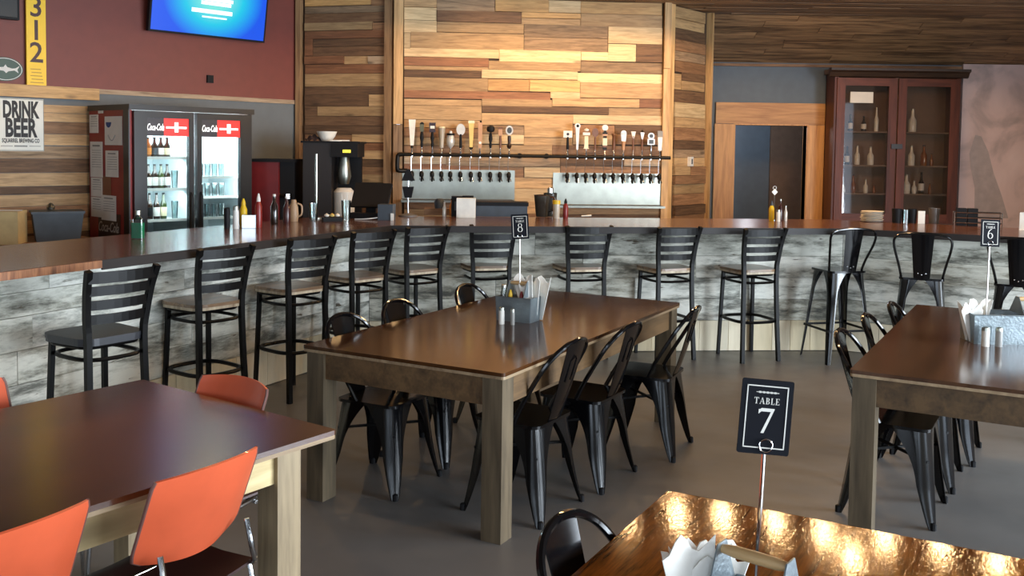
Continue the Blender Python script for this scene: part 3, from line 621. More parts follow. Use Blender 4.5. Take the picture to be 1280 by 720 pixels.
# ------------------------------------------------------------------ metal chairs and metal bar stools
def metal_leg(m, foot, top, H, wtop, mid=.55, wm=.05, wf=.024):
    """one pressed sheet leg: an outward L that widens up to the seat skirt"""
    fx, fy = foot; tx, ty = top; sx, sy = math.copysign(1, fx), math.copysign(1, fy)
    def w(v):
        if v < mid: return wf + (wm - wf) * (v / mid) ** .8
        k = (v - mid) / (1 - mid); return wm + (wtop - wm) * k ** 2.0
    def f(u, v):
        cx, cy = fx + (tx - fx) * v, fy + (ty - fy) * v; ww = w(v); r = min(.055, ww * .85)
        # u: 0..1 along arm x, rounded corner, arm y
        if u < .4: d = (1 - u / .4); return (cx - sx * (r + (ww - r) * d), cy, H * v)
        if u > .6: d = (u - .6) / .4; return (cx, cy - sy * (r + (ww - r) * d), H * v)
        a = (u - .4) / .2 * math.pi / 2
        return (cx - sx * r + sx * r * math.sin(a), cy - sy * r + sy * r * math.cos(a), H * v)
    return m.grid(f, 10, 14, .004)
def make_metal_chair():
    t = empty('metal_chair', cat='chair')
    MB().prism(rrect(-.178, .178, -.178, .178, .04, 5), .437, .452).bevel(.005, 2).build('seat', M_GLOSSB, t, smooth=True)
    for i in (-1, 1):
        for j in (-1, 1):
            m = MB(); metal_leg(m, (i * .215, j * (.215 if j > 0 else .225)), (i * .168, j * .168), .442, .166, .45, .070, .026)
            m.build('leg', M_GLOSSB, t, smooth=True)
            MB().lathe([(.014, 0), (.014, .03), (.009, .034)], 8, (i * .207, j * (.207 if j > 0 else .217), -.001)).build('rubber_foot', M_DARKP, t)
    MB().bar((-.17, -.17, .30), (.17, .17, .30), .012, .012).bar((-.17, .17, .30), (.17, -.17, .30), .012, .012).build('cross_brace', M_BLACK, t)
    HB = [(-.174, -.05, .452), (-.186, -.09, .53), (-.193, -.15, .63), (-.188, -.205, .72), (-.158, -.248, .785), (-.098, -.275, .825), (-.03, -.285, .84)]
    P = smooth_path(HB + [(-x, y, z) for x, y, z in HB[::-1]], 4)
    MB().tube(P, .0115, 8).build('back_hoop', M_GLOSSB, t, smooth=True)
    MB().grid(lambda u, v: ((u * 2 - 1) * (.062 + .026 * v), -.165 - .118 * v ** .9 - .006 * (1 - (u * 2 - 1) ** 2), .445 + .385 * v), 6, 8, .004).build('back_splat', M_GLOSSB, t, smooth=True)
    MB().tube([(-.028, -.240, .64), (-.028, -.268, .745), (0, -.278, .765), (.028, -.268, .745), (.028, -.240, .64)], .003, 5).build('pressed_mark', M_GLOSSB, t)
    return t
mc = make_metal_chair(); CG = 'black metal chairs'
CH = [(.07, 4.57, 149, 'black metal chair nearest the camera on the right side of the long table'),
    (.39, 5.02, 149, 'black metal chair in the middle of the three right of the long table'),
    (.80, 5.52, 156, 'black metal chair at the far right corner of the long table, turned slightly away'),
    (-.64, 4.88, -27, 'black metal chair tucked under the near left side of the long table'),
    (-.42, 5.36, -28, 'second black metal chair along the left side of the long table, near the bar bend'),
    (-.05, 6.04, -28, 'black metal chair behind the tin caddy on the long table'),
    (1.885, 4.61, -31, 'black metal chair nearest the camera under the number 6 table'),
    (2.19, 5.09, -30, 'black metal chair second along the left side of the number 6 table'),
    (2.50, 5.52, -30, 'black metal chair farthest along the number 6 table, only its hoop above the top'),
    (.37, 2.11, -29, 'black metal chair cut by the bottom edge, with a blue shine on its back splat')]
for i, (x, y, th, lab) in enumerate(CH):
    o = mc if i == 0 else copy_tree(mc); place(o, (x, y, 0), th - 90, lab, CG)

def make_metal_stool():
    t = empty('metal_bar_stool', cat='stool')
    MB().prism(rrect(-.165, .165, -.165, .165, .035, 5), .745, .762).bevel(.005, 2).build('seat', M_GLOSSB, t, smooth=True)
    for i in (-1, 1):
        for j in (-1, 1):
            m = MB(); metal_leg(m, (i * .215, j * .215), (i * .155, j * .155), .747, .13, .72, .055, .028); m.build('leg', M_GLOSSB, t, smooth=True)
    for j in (-1, 1):
        MB().bar((-.19, j * .19, .27), (.19, j * .19, .27), .008, .018).build('foot_rail', M_BLACK, t)
        MB().bar((j * .19, -.19, .27), (j * .19, .19, .27), .008, .018).build('foot_rail', M_BLACK, t)
    P = smooth_path([(-.15, -.10, .755), (-.168, -.13, .85), (-.20, -.185, .98), (-.205, -.205, 1.06), (-.16, -.215, 1.10), (0, -.22, 1.115), (.16, -.215, 1.10), (.205, -.205, 1.06), (.20, -.185, .98), (.168, -.13, .85), (.15, -.10, .755)], 4)
    MB().tube(P, .010, 8).build('back_hoop', M_GLOSSB, t, smooth=True)
    MB().grid(lambda u, v: ((u * 2 - 1) * (.058 + .025 * v), -.158 - .062 * v - .006 * (1 - (u * 2 - 1) ** 2), .75 + .36 * v), 6, 6, .004).build('back_splat', M_GLOSSB, t, smooth=True)
    for k in (-1, 0, 1): MB().lathe([(.006, 0), (.005, .004), (0, .006)], 8, M=Matrix.Translation((k * .028, -.172, .79 + .01 * abs(k))) @ Matrix.Rotation(R(90), 4, 'X')).build('rivet', M_CHROME, t)
    return t
ms = make_metal_stool(); MG = 'black metal bar stools at the right of the bar'
for i, (x, y, th, lab) in enumerate([(2.74, 8.0, 104, 'black metal bar stool with low hoop back, leftmost of the three'),
        (3.27, 7.60, 66, 'black metal bar stool with low hoop back, in the middle of the three'),
        (3.87, 7.27, 60, 'black metal bar stool at the right edge, behind the number 6 sign')]):
    o = ms if i == 0 else copy_tree(ms); place(o, (x, y, 0), th - 90, lab, MG)

# ------------------------------------------------------------------ orange shell chairs
M_RIM = plain('rim_brown_grey', '6b4a44', .5)
def make_orange():
    t = empty('orange_chair', cat='chair')
    def back(u, v):
        a = u * 2 - 1; w = .192
        e = math.sqrt(max(0, 1 - max(0, (abs(2 * v - 1) - .55) / .45) ** 3)) if v < .5 else math.sqrt(max(0, 1 - max(0, (abs(2 * v - 1) - .70) / .30) ** 3 * .35))
        x = a * w * (.80 + .20 * e)
        z = .555 + .26 * v + .012 * (1 - a * a) * (1 if v > .5 else -1) * abs(2 * v - 1)
        return (x, -.185 - .105 * v + .05 * a * a, z)
    MB().grid(back, 16, 14, .008).build('backrest', M_ORANGE, t, smooth=True)
    for s in (0, 1): MB().tube([back(s, j / 14) for j in range(15)], .0055, 6).build('back_rim', M_RIM, t, smooth=True)
    def seat(u, v):
        a = u * 2 - 1; return (a * (.215 - .015 * v), -.20 + .42 * v, .445 - .02 * (1 - a * a) + .02 * (v - .5) ** 2 - .03 * max(0, v - .85) / .15)
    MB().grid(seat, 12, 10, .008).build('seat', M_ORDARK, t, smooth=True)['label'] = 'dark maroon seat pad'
    for s in (-1, 1):
        MB().tube(smooth_path([(s * .16, -.225, .60), (s * .165, -.24, .52), (s * .20, -.21, .45), (s * .225, -.08, .43), (s * .235, .12, .43), (s * .235, .19, .40), (s * .24, .22, .2), (s * .24, .22, .012), (s * .24, .18, .012), (s * .24, -.24, .012), (s * .24, -.26, .04), (s * .235, -.16, .42)], 4), .0085, 8).build('side_frame', M_CHROME, t, smooth=True)
    MB().tube([(-.235, .05, .425), (.235, .05, .425)], .008, 8).tube([(-.23, -.15, .425), (.23, -.15, .425)], .008, 8).build('cross_bar', M_CHROME, t)
    return t
oc = make_orange(); OG = 'orange shell chairs at the plywood table'
for i, (x, y, th, lab) in enumerate([(-1.06, 2.81, 150, 'orange plastic chair at the near side of the plywood table, its whole back in view'),
        (-1.37, 2.36, 150, 'orange plastic chair in the bottom left corner of the picture'),
        (-1.19, 3.44, 236, 'orange plastic chair behind the far end of the plywood table'),
        (-1.87, 3.37, -36, 'orange plastic chair just showing at the left edge beyond the plywood table')]):
    o = oc if i == 0 else copy_tree(oc); place(o, (x, y, 0), th - 90, lab, OG)

# ------------------------------------------------------------------ table signs
M_SIGNB = plain('sign_black', '0f1118', .75, var=.03); M_SIGNB.node_tree.nodes['Principled BSDF'].inputs['Specular IOR Level'].default_value = .15
M_SIGNW = plain('sign_white_print', 'd6d4cc', .6, var=.01)
def ring_num(m, cx, cy, rx, ry, tx, ty, n=28):
    """a numeral bowl: thick at the sides, thin at top and bottom"""
    o = arc(cx, cy, rx, ry, 0, 360, n)[:-1]; i = arc(cx, cy, rx - tx, ry - ty, 0, 360, n)[:-1]
    A = [m.bm.verts.new((x, -.0012, z)) for x, z in o]; B = [m.bm.verts.new((x, -.0012, z)) for x, z in i]
    for k in range(n): m.bm.faces.new((A[k], A[(k + 1) % n], B[(k + 1) % n], B[k]))
def poly_num(m, pts): m.bm.faces.new([m.bm.verts.new((x, -.0012, z)) for x, z in pts])
def serif_table(parent, z, s):
    m = MB(); x = -2.02 * s; y0, y1 = -.0026, -.0014
    def r(a, b, c, d): m.box(x + a * s, x + b * s, y0, y1, z + (c - .5) * s, z + (d - .5) * s)
    def stem(a): r(a, a + .15, 0, 1); r(a - .08, a + .23, 0, .05); r(a - .08, a + .23, .95, 1)
    def q(p): m.prism([(x + a * s, z + (b - .5) * s) for a, b in p], -y1, -y0, STAND)
    # T
    r(.28, .43, 0, 1); r(.18, .53, 0, .05); r(0, .71, .94, 1); r(0, .05, .74, .95); r(.66, .71, .74, .95); x += .82 * s
    # A
    q([(.40, 1), (.48, 1), (.80, .03), (.62, .03)]); q([(.40, 1), (.45, 1), (.15, .03), (.09, .03)]); r(.22, .62, .30, .35); r(0, .26, 0, .05); r(.52, .88, 0, .05); x += .98 * s
    # B
    stem(.10)
    for cz, ry, rx in ((.74, .25, .25), (.26, .25, .30)):
        o = arc(.33, cz, rx, ry, -90, 90, 8); i = arc(.33, cz, rx - .13, ry - .05, 90, -90, 8); q(o + i); r(.2, .34, cz + ry - .05, cz + ry); r(.2, .34, cz - ry, cz - ry + .05)
    x += .80 * s
    # L
    stem(.10); r(.2, .60, 0, .05); r(.55, .60, 0, .26); x += .74 * s
    # E
    stem(.10); r(.2, .62, 0, .05); r(.57, .62, 0, .24); r(.2, .60, .95, 1); r(.55, .60, .78, 1); r(.2, .45, .48, .53); r(.42, .46, .40, .62)
    m.build('lettering', M_SIGNW, parent)
def make_sign(num, loc, rz, zc, w, h, tilt, lean, label, pole_x, pole_base):
    """card in a ring-topped wire holder; local -Y faces the room"""
    t = empty('table_number_sign', loc, rz, label, 'sign', 'table number signs')
    c = MB().prism(rrect(-w / 2, w / 2, -h / 2, h / 2, .004, 3), -.0015, .0015, STAND).build('card', M_SIGNB, t, loc=(0, 0, zc), rot=(lean, tilt, 0))
    m = MB(); b = w * .40; q = h * .42; s = .0022
    for x0, x1, z0, z1 in ((-b, b, q - s, q), (-b, b, -q, -q + s), (-b, -b + s, -q, q), (b - s, b, -q, q)): m.box(x0, x1, -.0026, -.0014, z0, z1)
    m.build('printed_border', M_SIGNW, c)
    m = MB(); k = w / .11
    for x in (-.016, -.008, 0, .008, .016): m.prism(arc(x * k, h * .33, .0042 * k, .0022 * k, 0, 360, 8)[:-1], .0015, .0026, STAND)
    m.box(-.024 * k, .024 * k, -.0026, -.0014, h * .33 - .0006, h * .33 + .0006); m.build('printed_ornament', M_SIGNW, c)
    serif_table(c, h * .215, .0135 * k)
    m = MB(); S = k
    if num == 7:
        poly_num(m, [(x * S, z * S) for x, z in ((-.016, .016), (-.013, .016), (-.010, .0185), (.0175, .0185), (.0175, .0165), (-.002, -.034), (-.0085, -.034), (.010, .0115), (-.010, .0115), (-.013, .009), (-.016, .006))])
    elif num == 8:
        ring_num(m, 0, .008 * S, .0125 * S, .0125 * S, .0045 * S, .0018 * S); ring_num(m, 0, -.018 * S, .016 * S, .0155 * S, .0055 * S, .0018 * S)
    else:
        ring_num(m, 0, -.016 * S, .0155 * S, .0165 * S, .0055 * S, .0018 * S)
        o = arc(.0105 * S, -.012 * S, .026 * S, .036 * S, 180, 95, 10); i = arc(.0105 * S, -.012 * S, .0205 * S, .0335 * S, 95, 180, 10)
        poly_num(m, o + i)
    bmn = m.build('numeral', M_SIGNW, c); bmn.location = (0, -.0008, 0)
    pb = Vector((pole_x, .004, pole_base)); zt = zc - h / 2 + .01
    MB().tube([pb, (0, .004, zt)], .0042, 8).build('pole', M_CHROME if num == 7 else M_POLE, t, smooth=True)
    MB().tube([(.014 * k * math.cos(a), -.0085, zt + .008 + .014 * k * math.sin(a)) for a in [2 * math.pi * i / 20 for i in range(20)]], .0014, 6, closed=True).build('holder_ring', M_CHROME, t, smooth=True)
    MB().lathe([(.028, 0), (.028, .004), (.004, .006), (.003, .012)], 16, pb).build('base_disc', M_CHROME, t, smooth=True)
    return t
make_sign(7, (.5035, 1.86, 0), 0, 1.203, .102, .146, R(4.5), R(-4), 'black table sign reading TABLE 7 on a chrome pole', -.012, .79)
make_sign(8, (.047, 5.36, 0), 0, 1.290, .098, .140, R(-3.5), R(-4), 'small black table sign with the number 8 on a white pole', .006, .79)
make_sign(6, (2.465, 4.93, 0), 0, 1.325, .098, .140, R(1.5), R(-4), 'small black table sign with the number 6 near the right edge', -.004, .79)

# ------------------------------------------------------------------ caddies and what stands in them
def make_caddy(w, d, h, loc, rz, label, hx=None):
    t = empty('table_caddy', loc, rz, label, 'caddy', 'tin caddies on the tables')
    x, y, k = w / 2, d / 2, .006
    m = MB(); th = .0025
    def side(a, b, c, e):      # bottom pts then top pts slightly flared
        m.quadbox(a + b) if False else None
    for s in (-1, 1):
        m.quadbox([(-x, s * y - th, .0), (x, s * y - th, .0), (x, s * y + th, .0), (-x, s * y + th, .0), (-x - k, s * (y + k) - th, h), (x + k, s * (y + k) - th, h), (x + k, s * (y + k) + th, h), (-x - k, s * (y + k) + th, h)])
        m.quadbox([(s * x - th, -y, 0), (s * x + th, -y, 0), (s * x + th, y, 0), (s * x - th, y, 0), (s * (x + k) - th, -y - k, h), (s * (x + k) + th, -y - k, h), (s * (x + k) + th, y + k, h), (s * (x + k) - th, y + k, h)])
    m.box(-x, x, -y, y, 0, .003).build('tin_box', M_GALV, t)
    MB().tube([(-x - k, -y - k, h), (x + k, -y - k, h), (x + k, y + k, h), (-x - k, y + k, h)], .004, 6, closed=True).build('rolled_rim', M_GALV, t)
    MB().tube([(-x - k * .7, -y - k * .7, h * .72), (x + k * .7, -y - k * .7, h * .72), (x + k * .7, y + k * .7, h * .72), (-x - k * .7, y + k * .7, h * .72)], .0028, 6, closed=True).build('pressed_bead', M_GALV, t)
    a, b = hx or (-x - k * .5, x + k * .5)
    for p in (a, b):
        MB().prism([(-y, h), (y, h), (.018, h + .088), (-.018, h + .088)], -.0015, .0015, Matrix.Translation((p, 0, 0)) @ Matrix(((0, 0, 1, 0), (1, 0, 0, 0), (0, 1, 0, 0), (0, 0, 0, 1)))).build('handle_bracket', M_GALV, t)
    mh, lh = (a + b) / 2, (b - a) / 2
    MB().box(-x, x, -.001, .001, .003, h - .01).build('divider', M_GALV, t)
    MB().tube([(mh + lh * q, 0, h + .075) for q in (-1, -.6, 0, .6, 1)], [.008, .0115, .012, .0115, .008], 10).build('handle', wood('handle_beech', '9a7a50', 'c9a878', .5), t, smooth=True)
    return t
def napkins(loc, rz, label, s=1.0, n=5, tall=1.0, wide=1.0):
    t = empty('napkin_bundle', loc, rz, label, 'napkins')
    for i in range(n):
        a = i / max(1, n - 1) - .5; hgt = (.15 + .022 * random.random() * 2) * tall
        m = MB(); ph = random.random() * 6
        m.grid(lambda u, v: (s * wide * ((u - .5) * (.05 + .05 * v) + a * .05 * (.5 + v)), s * (a * .045 + .012 * math.sin(u * 5 + ph) * v), s * v * (hgt + .018 * math.sin(u * 9 + ph))), 8, 5, .0025)
        m.build('napkin', M_NAPKIN, t, smooth=True, rot=(0, 0, random.uniform(-.5, .5)))
    return t
def shaker(loc, h, m, label, cap=M_STEEL, r=.019):
    t = empty('shaker', loc, 0, label, 'shaker')
    MB().lathe([(r, 0), (r, h * .8)], 14).build('jar', m, t, smooth=True)
    MB().lathe([(r * 1.02, h * .8), (r * .95, h * .96), (r * .5, h)], 14).build('cap', cap, t, smooth=True)
    return t
def squeeze(loc, h, m, label, r=.027, capm=None):
    t = empty('squeeze_bottle', loc, 0, label, 'bottle')
    MB().lathe([(r * .9, 0), (r, h * .08), (r, h * .62), (r * .55, h * .76)], 16).build('body', m, t, smooth=True)
    MB().lathe([(r * .6, h * .76), (r * .6, h * .84), (r * .2, h)], 12).build('cap', capm or m, t, smooth=True)
    return t
# table 8
cad8 = make_caddy(.205, .13, .135, (.045, 5.375, .76), -27, 'galvanised tin caddy with a wooden handle on the long walnut table', (-.05, .06))
def in8(lx, ly): a = R(-27); return (.045 + lx * math.cos(a) - ly * math.sin(a), 5.375 + lx * math.sin(a) + ly * math.cos(a), .764)
squeeze(in8(-.035, -.032), .17, M_YEL, 'yellow mustard bottle in the tin caddy on the long table', .02)
squeeze(in8(.035, -.035), .165, M_RED, 'red ketchup bottle in the tin caddy on the long table', .02, M_RED)
t = empty('glass_jar', in8(-.078, -.03), 0, 'clear glass jar at the left end of the long table caddy', 'jar')
MB().lathe([(.019, 0), (.019, .15), (.014, .165), (.014, .18)], 14).build('jar_body', M_GLASSC, t, smooth=True); MB().lathe([(.016, .178), (.016, .195)], 14).build('lid', M_STEEL, t)
napkins(in8(.073, .036), -20, 'white paper napkins standing in the right end of the long table caddy', 1.25, 5)
shaker((-.048, 5.245, .76), .095, plain('salt_white', 'e2e0d8', .4, var=.01), 'white salt shaker in front of the caddy on the long table', r=.0165)
shaker((.012, 5.225, .76), .09, plain('pepper_grey', '8d8c88', .4), 'grey pepper shaker in front of the caddy on the long table', r=.012)
# table 6
cad6 = make_caddy(.34, .17, .15, (2.55, 4.945, .76), -3, 'long tin caddy on the number 6 table by the right edge', (.075, .16))
napkins((2.41, 4.95, .765), 0, 'white napkins fanned out of the left end of the right edge caddy', 1.25, 5, .85)
shaker((2.405, 4.815, .76), .10, plain('salt_white_b', 'dddbd3', .4, var=.01), 'white salt shaker in front of the right edge caddy', r=.019)
shaker((2.47, 4.81, .76), .10, plain('pepper_grey_b', '8a8884', .4), 'grey pepper shaker in front of the right edge caddy', r=.017)
t = empty('menu_tray', (2.67, 5.22, .76), -30, 'white papers lying beyond the right edge caddy', 'papers')
MB().box(-.12, .12, -.1, .1, 0, .012).build('paper_stack', M_PAPER, t)
# golden table
cad7 = make_caddy(.23, .12, .135, (.435, 1.765, .76), -38, 'tin caddy with a turned wooden handle on the golden table', (-.035, .10))
def in7(lx, ly): a = R(-38); return (.435 + lx * math.cos(a) - ly * math.sin(a), 1.765 + lx * math.sin(a) + ly * math.cos(a), .764)
napkins(in7(-.075, .0), 10, 'crumpled white napkins in the caddy on the golden table', 1.12, 6, 1.0, 1.0)
# ------------------------------------------------------------------ beer taps on the plank wall
taps = empty('tap_rail', (-1.24, 10.55, 0), 5.5, 'black iron pipe rail carrying the row of beer tap handles', 'pipe')
M_IRON = plain('black_iron', '1b1712', .45, .6)
MB().tube([(.0, -.13, 1.652), (3.0, -.13, 1.652)], .020, 10).build('pipe', M_IRON, taps, smooth=True)
MB().tube(smooth_path([(.03, -.13, 1.652), (-.01, -.13, 1.645), (-.02, -.13, 1.60), (-.02, -.13, 1.50), (-.005, -.12, 1.475), (.08, -.09, 1.475)], 3), .024, 10).build('elbow_pipe', M_IRON, taps, smooth=True)
for x in (1.32, 1.62): MB().lathe([(.03, 0), (.03, .012)], 12, M=Matrix.Translation((x, -.035, 1.652)) @ Matrix.Rotation(R(90), 4, 'X')).tube([(x, -.04, 1.652), (x, -.13, 1.652)], .012, 8).build('pipe_flange', M_IRON, taps)
M_CREAM = plain('cream_enamel', 'e2d6b2', .35); M_SILV = plain('silver_enamel', 'c9c6bf', .3, .3); M_BRN = plain('brown_enamel', '6b442a', .4); M_TAN = plain('tan_enamel', 'bb8f6a', .4); M_WHT = plain('white_enamel', 'e9e4d8', .35); M_YCR = plain('cream_yellow', 'd9bd6e', .4); M_PINT = plain('frosted_pint', 'a89c88', .3); M_PUR = plain('deep_purple', '2a1622', .4)
TURN = [(.008, 0), (.013, .03), (.010, .06), (.017, .10), (.013, .15), (.009, .17)]
def tap(s, kind, label):
    t = empty('beer_tap', (0, 0, 0), 5.5, label, 'beer tap', 'beer taps on the plank wall')
    a = R(5.5); t.location = (-1.24 + s * math.cos(a) + .13 * math.sin(a), 10.55 + s * math.sin(a) - .13 * math.cos(a), 0)
    MB().lathe([(.012, 1.625), (.013, 1.68), (.007, 1.70), (.006, 1.735)], 10).build('ferrule', M_CHROME, t, smooth=True)
    B = 1.73
    def L(name, prof, m, z=B, flat=None):
        M = Matrix.Translation((0, 0, z)) @ (Matrix.Diagonal((1, flat, 1, 1)) if flat else Matrix.Identity(4)); return MB().lathe([(r * 1.3, q) for r, q in prof], 14, M=M).build(name, m, t, smooth=True)
    def P(name, w0, w1, z0, z1, m, d=.018): w0 *= 1.3; w1 *= 1.3; return MB().taper((0, 0), w0, d, z0, (0, 0), w1, d, z1).bevel(.003, 2).build(name, m, t)
    def disc(name, r, z, m, d=.014, k=1): return MB().prism(arc(0, 0, r * 1.2, r * k * 1.2, 0, 360, 20)[:-1], -d / 2, d / 2, Matrix.Translation((0, 0, z)) @ STAND).build(name, m, t)
    if kind == 'paddle_white': P('handle', .028, .058, B + .02, B + .30, M_WHT); L('handle_foot', [(.012, 0), (.008, .03)], M_IRON, B - .01)
    elif kind == 'turned_green': L('handle', TURN, M_DARKP); P('badge', .03, .036, B + .17, B + .25, plain('moss_grey', '5d5f4a', .5)); disc('badge_top', .02, B + .25, M_IRON)
    elif kind == 'turned_plaque': L('handle', TURN, M_DARKP); P('badge', .05, .055, B + .165, B + .27, M_PUR); MB().box(-.024, .024, -.013, -.01, B + .205, B + .235).build('badge_label', M_WHT, t)
    elif kind == 'pint': L('handle', [(.018, 0), (.022, .10), (.030, .20), (.031, .215)], M_PINT); L('foam', [(.030, 0), (.028, .012), (0, .016)], M_CREAM, B + .215)
    elif kind == 'cup': L('handle', [(.012, 0), (.03, .03), (.035, .07), (.03, .12), (.024, .14)], M_SILV); L('band', [(.034, 0), (.034, .022)], M_IRON, B + .135); L('knob', [(.014, 0), (.014, .02), (.006, .03)], M_SILV, B + .157)
    elif kind == 'oval_silver': L('handle', [(.013, 0), (.010, .15)], M_DARKP); disc('badge', .040, B + .20, M_SILV, k=1.3)
    elif kind == 'yellow': P('handle', .024, .045, B + .01, B + .27, M_YCR); L('handle_foot', [(.014, 0), (.018, .02)], M_IRON, B - .01); P('handle_cap', .055, .05, B + .27, B + .30, M_CREAM)
    elif kind == 'tan': P('handle', .028, .038, B, B + .28, M_TAN); disc('badge', .012, B + .06, M_WHT, .024)
    elif kind == 'ball': L('handle', TURN, M_DARKP); L('badge', [(0, 0), (.03, .015), (.036, .04), (.028, .07), (0, .085)], M_DARKP, B + .17); disc('badge_dot', .011, B + .215, M_WHT, .078)
    elif kind == 'knob': L('handle', [(.008, 0), (.012, .07), (.009, .14)], M_BRN); P('badge', .034, .034, B + .14, B + .21, M_TAN); P('badge_top', .045, .03, B + .21, B + .235, M_BRN)
    elif kind == 'ring': L('handle', [(.012, 0), (.022, .03), (.012, .06), (.016, .10), (.014, .14)], plain('dark_walnut', '2c1a10', .4)); disc('badge', .034, B + .20, M_SILV, k=1.25); disc('badge_face', .022, B + .20, M_GREYP, .022, k=1.25)
    elif kind == 'square': L('handle', [(.012, 0), (.009, .14)], M_DARKP); P('badge', .074, .074, B + .13, B + .205, M_WHT); disc('badge_dot', .013, B + .168, M_PUR, .024)
    elif kind == 'wrench': P('handle', .016, .034, B, B + .24, M_SILV); disc('badge', .026, B + .26, M_SILV, .02); disc('badge_dot', .013, B + .26, M_IRON, .026)
    elif kind == 'column': P('handle', .034, .03, B + .02, B + .15, M_CREAM); P('handle_foot', .045, .045, B + .01, B + .02, M_CREAM); P('badge', .06, .06, B + .16, B + .19, M_WHT); L('knob', [(0, 0), (.022, .012), (.022, .03), (0, .045)], M_WHT, B + .195)
    elif kind == 'brown_oval': L('handle', [(.009, 0), (.008, .14)], M_BRN); disc('badge', .030, B + .19, M_BRN, k=1.35)
    elif kind == 'striped':
        for z0, z1, m, w in ((0, .03, M_IRON, .034), (.03, .05, M_BRN, .034), (.05, .13, M_CREAM, .038), (.13, .155, M_IRON, .03), (.155, .175, M_TAN, .044), (.175, .195, M_IRON, .04), (.195, .215, M_IRON, .02)): P('handle_band', w, w, B + z0, B + z1, m)
        disc('badge', .028, B + .245, M_WHT)
    elif kind == 'short': L('handle', [(.010, 0), (.015, .05), (.013, .15), (.02, .165), (.018, .18)], M_BRN)
    elif kind == 'white_paddle': L('handle', [(.012, 0), (.014, .06), (.02, .10)], M_TAN); P('badge', .036, .05, B + .10, B + .19, M_SILV); disc('badge_top', .025, B + .19, M_SILV, .018)
    elif kind == 'triangle': L('handle', [(.009, 0), (.008, .16)], M_BRN); P('badge', .006, .042, B + .12, B + .21, M_WHT)
    elif kind == 'triangle_ball': L('handle', [(.009, 0), (.008, .13)], M_BRN); P('badge', .006, .036, B + .11, B + .20, M_SILV); L('knob', [(0, 0), (.016, .012), (0, .03)], M_IRON, B + .20)
    elif kind == 'double': L('handle', [(.010, 0), (.007, .06)], M_CHROME); P('badge', .062, .062, B + .065, B + .13, M_SILV); P('badge_face', .04, .04, B + .075, B + .12, M_GREYP, .024); disc('badge_top', .030, B + .162, M_SILV); disc('badge_dot', .018, B + .162, M_GREYP, .022)
    else: P('handle', .030, .040, B + .0, B + .15, M_WHT); P('badge', .044, .044, B + .15, B + .22, plain('grey_badge', '8b8780', .5))
    dx = -.01
    MB().tube([(dx, 0, 1.63), (dx, .0, 1.47)], .0028, 8).build('beer_line', M_CHROME, t)
    MB().lathe([(.010, 1.36), (.012, 1.40), (.024, 1.42), (.024, 1.455), (.010, 1.475)], 10).tube([(0, 0, 1.44), (0, .115, 1.44)], .011, 8).build('faucet_body', M_IRON, t, smooth=True)
    MB().tube([(.012, -.012, 1.41), (.022, -.03, 1.37)], .006, 8).tube([(-.012, -.012, 1.41), (-.018, -.02, 1.375)], .006, 8).build('spout', M_CHROME, t)
    return t
KL = [(.135, 'paddle_white', 'tap with a tall white tapered paddle, leftmost of the row'), (.24, 'turned_green', 'tap with a black turned handle and moss grey head'), (.354, 'turned_plaque', 'tap with a black handle and purple head bearing a white plaque'),
    (.455, 'pint', 'tap with a handle shaped like a frosted pint'), (.552, 'cup', 'short silver cup-shaped tap handle with a dark band'), (.662, 'oval_silver', 'tap with an oval silver disc on a thin black stem, left row'),
    (.777, 'yellow', 'tap with a cream yellow paddle handle'), (.874, 'tan', 'tap with a slim pinkish tan paddle and white dot'), (.989, 'ball', 'tap with a round black ball head and a white dot'),
    (1.096, 'knob', 'slender brown tap handle with a small tan block near the end of the left row'), (1.194, 'ring', 'tap with an oval silver ring badge, last of the left row'),
    (1.84, 'square', 'tap with a white square badge, first of the right row'), (1.948, 'wrench', 'tap with a long silver wrench-shaped handle'), (2.048, 'column', 'tap with a cream column handle and white ball'),
    (2.147, 'brown_oval', 'tap with a brown oval badge'), (2.256, 'striped', 'tap with a striped column and white disc on top'), (2.356, 'short', 'short plain brown tap handle in the right row'),
    (2.465, 'white_paddle', 'tap with a silver rounded paddle above a tan grip'), (2.575, 'triangle', 'tap with a white inverted triangle on a brown stem'), (2.675, 'triangle_ball', 'tap with a silver inverted triangle and a black ball on top'),
    (2.776, 'double', 'tap with a round badge above a square badge'), (2.877, 'rect', 'tap with a white rectangular handle and grey cap, last of the right row')]
for s, k, lab in KL: tap(s, k, lab)
for s0, s1, z0, z1, lab in ((.02, 1.27, 1.165, 1.49, 'brushed steel splash panel behind the left taps'), (1.70, 2.935, 1.12, 1.47, 'brushed steel splash panel behind the right taps')):
    t = empty('splash_guard', (-1.24, 10.55, 0), 5.5, lab, 'panel', 'steel splash panels')
    MB().box(s0, s1, -.024, -.014, z0, z1).bevel(.002, 1).build('sheet', M_STEEL, t)
    MB().box(s0, s1, -.20, -.014, z0 - .03, z0 - .006).build('drip_tray', M_STEEL, t)
    MB().box(s0 + .02, s1 - .02, -.19, -.024, z0 - .006, z0 - .003).build('drip_grid', M_GREYP, t)
t = empty('wall_outlet', (1.7137 + .55 * math.cos(R(50)) + .02 * math.sin(R(50)), 10.8344 + .55 * math.sin(R(50)) - .02 * math.cos(R(50)), 1.61), 50, 'small white outlet box on the angled plank return', 'outlet')
MB().box(-.035, .035, -.02, .02, -.055, .055).bevel(.004, 2).build('plate', M_PAPER, t); MB().box(-.012, .012, -.024, -.02, -.03, .03).build('socket', M_GREYP, t)

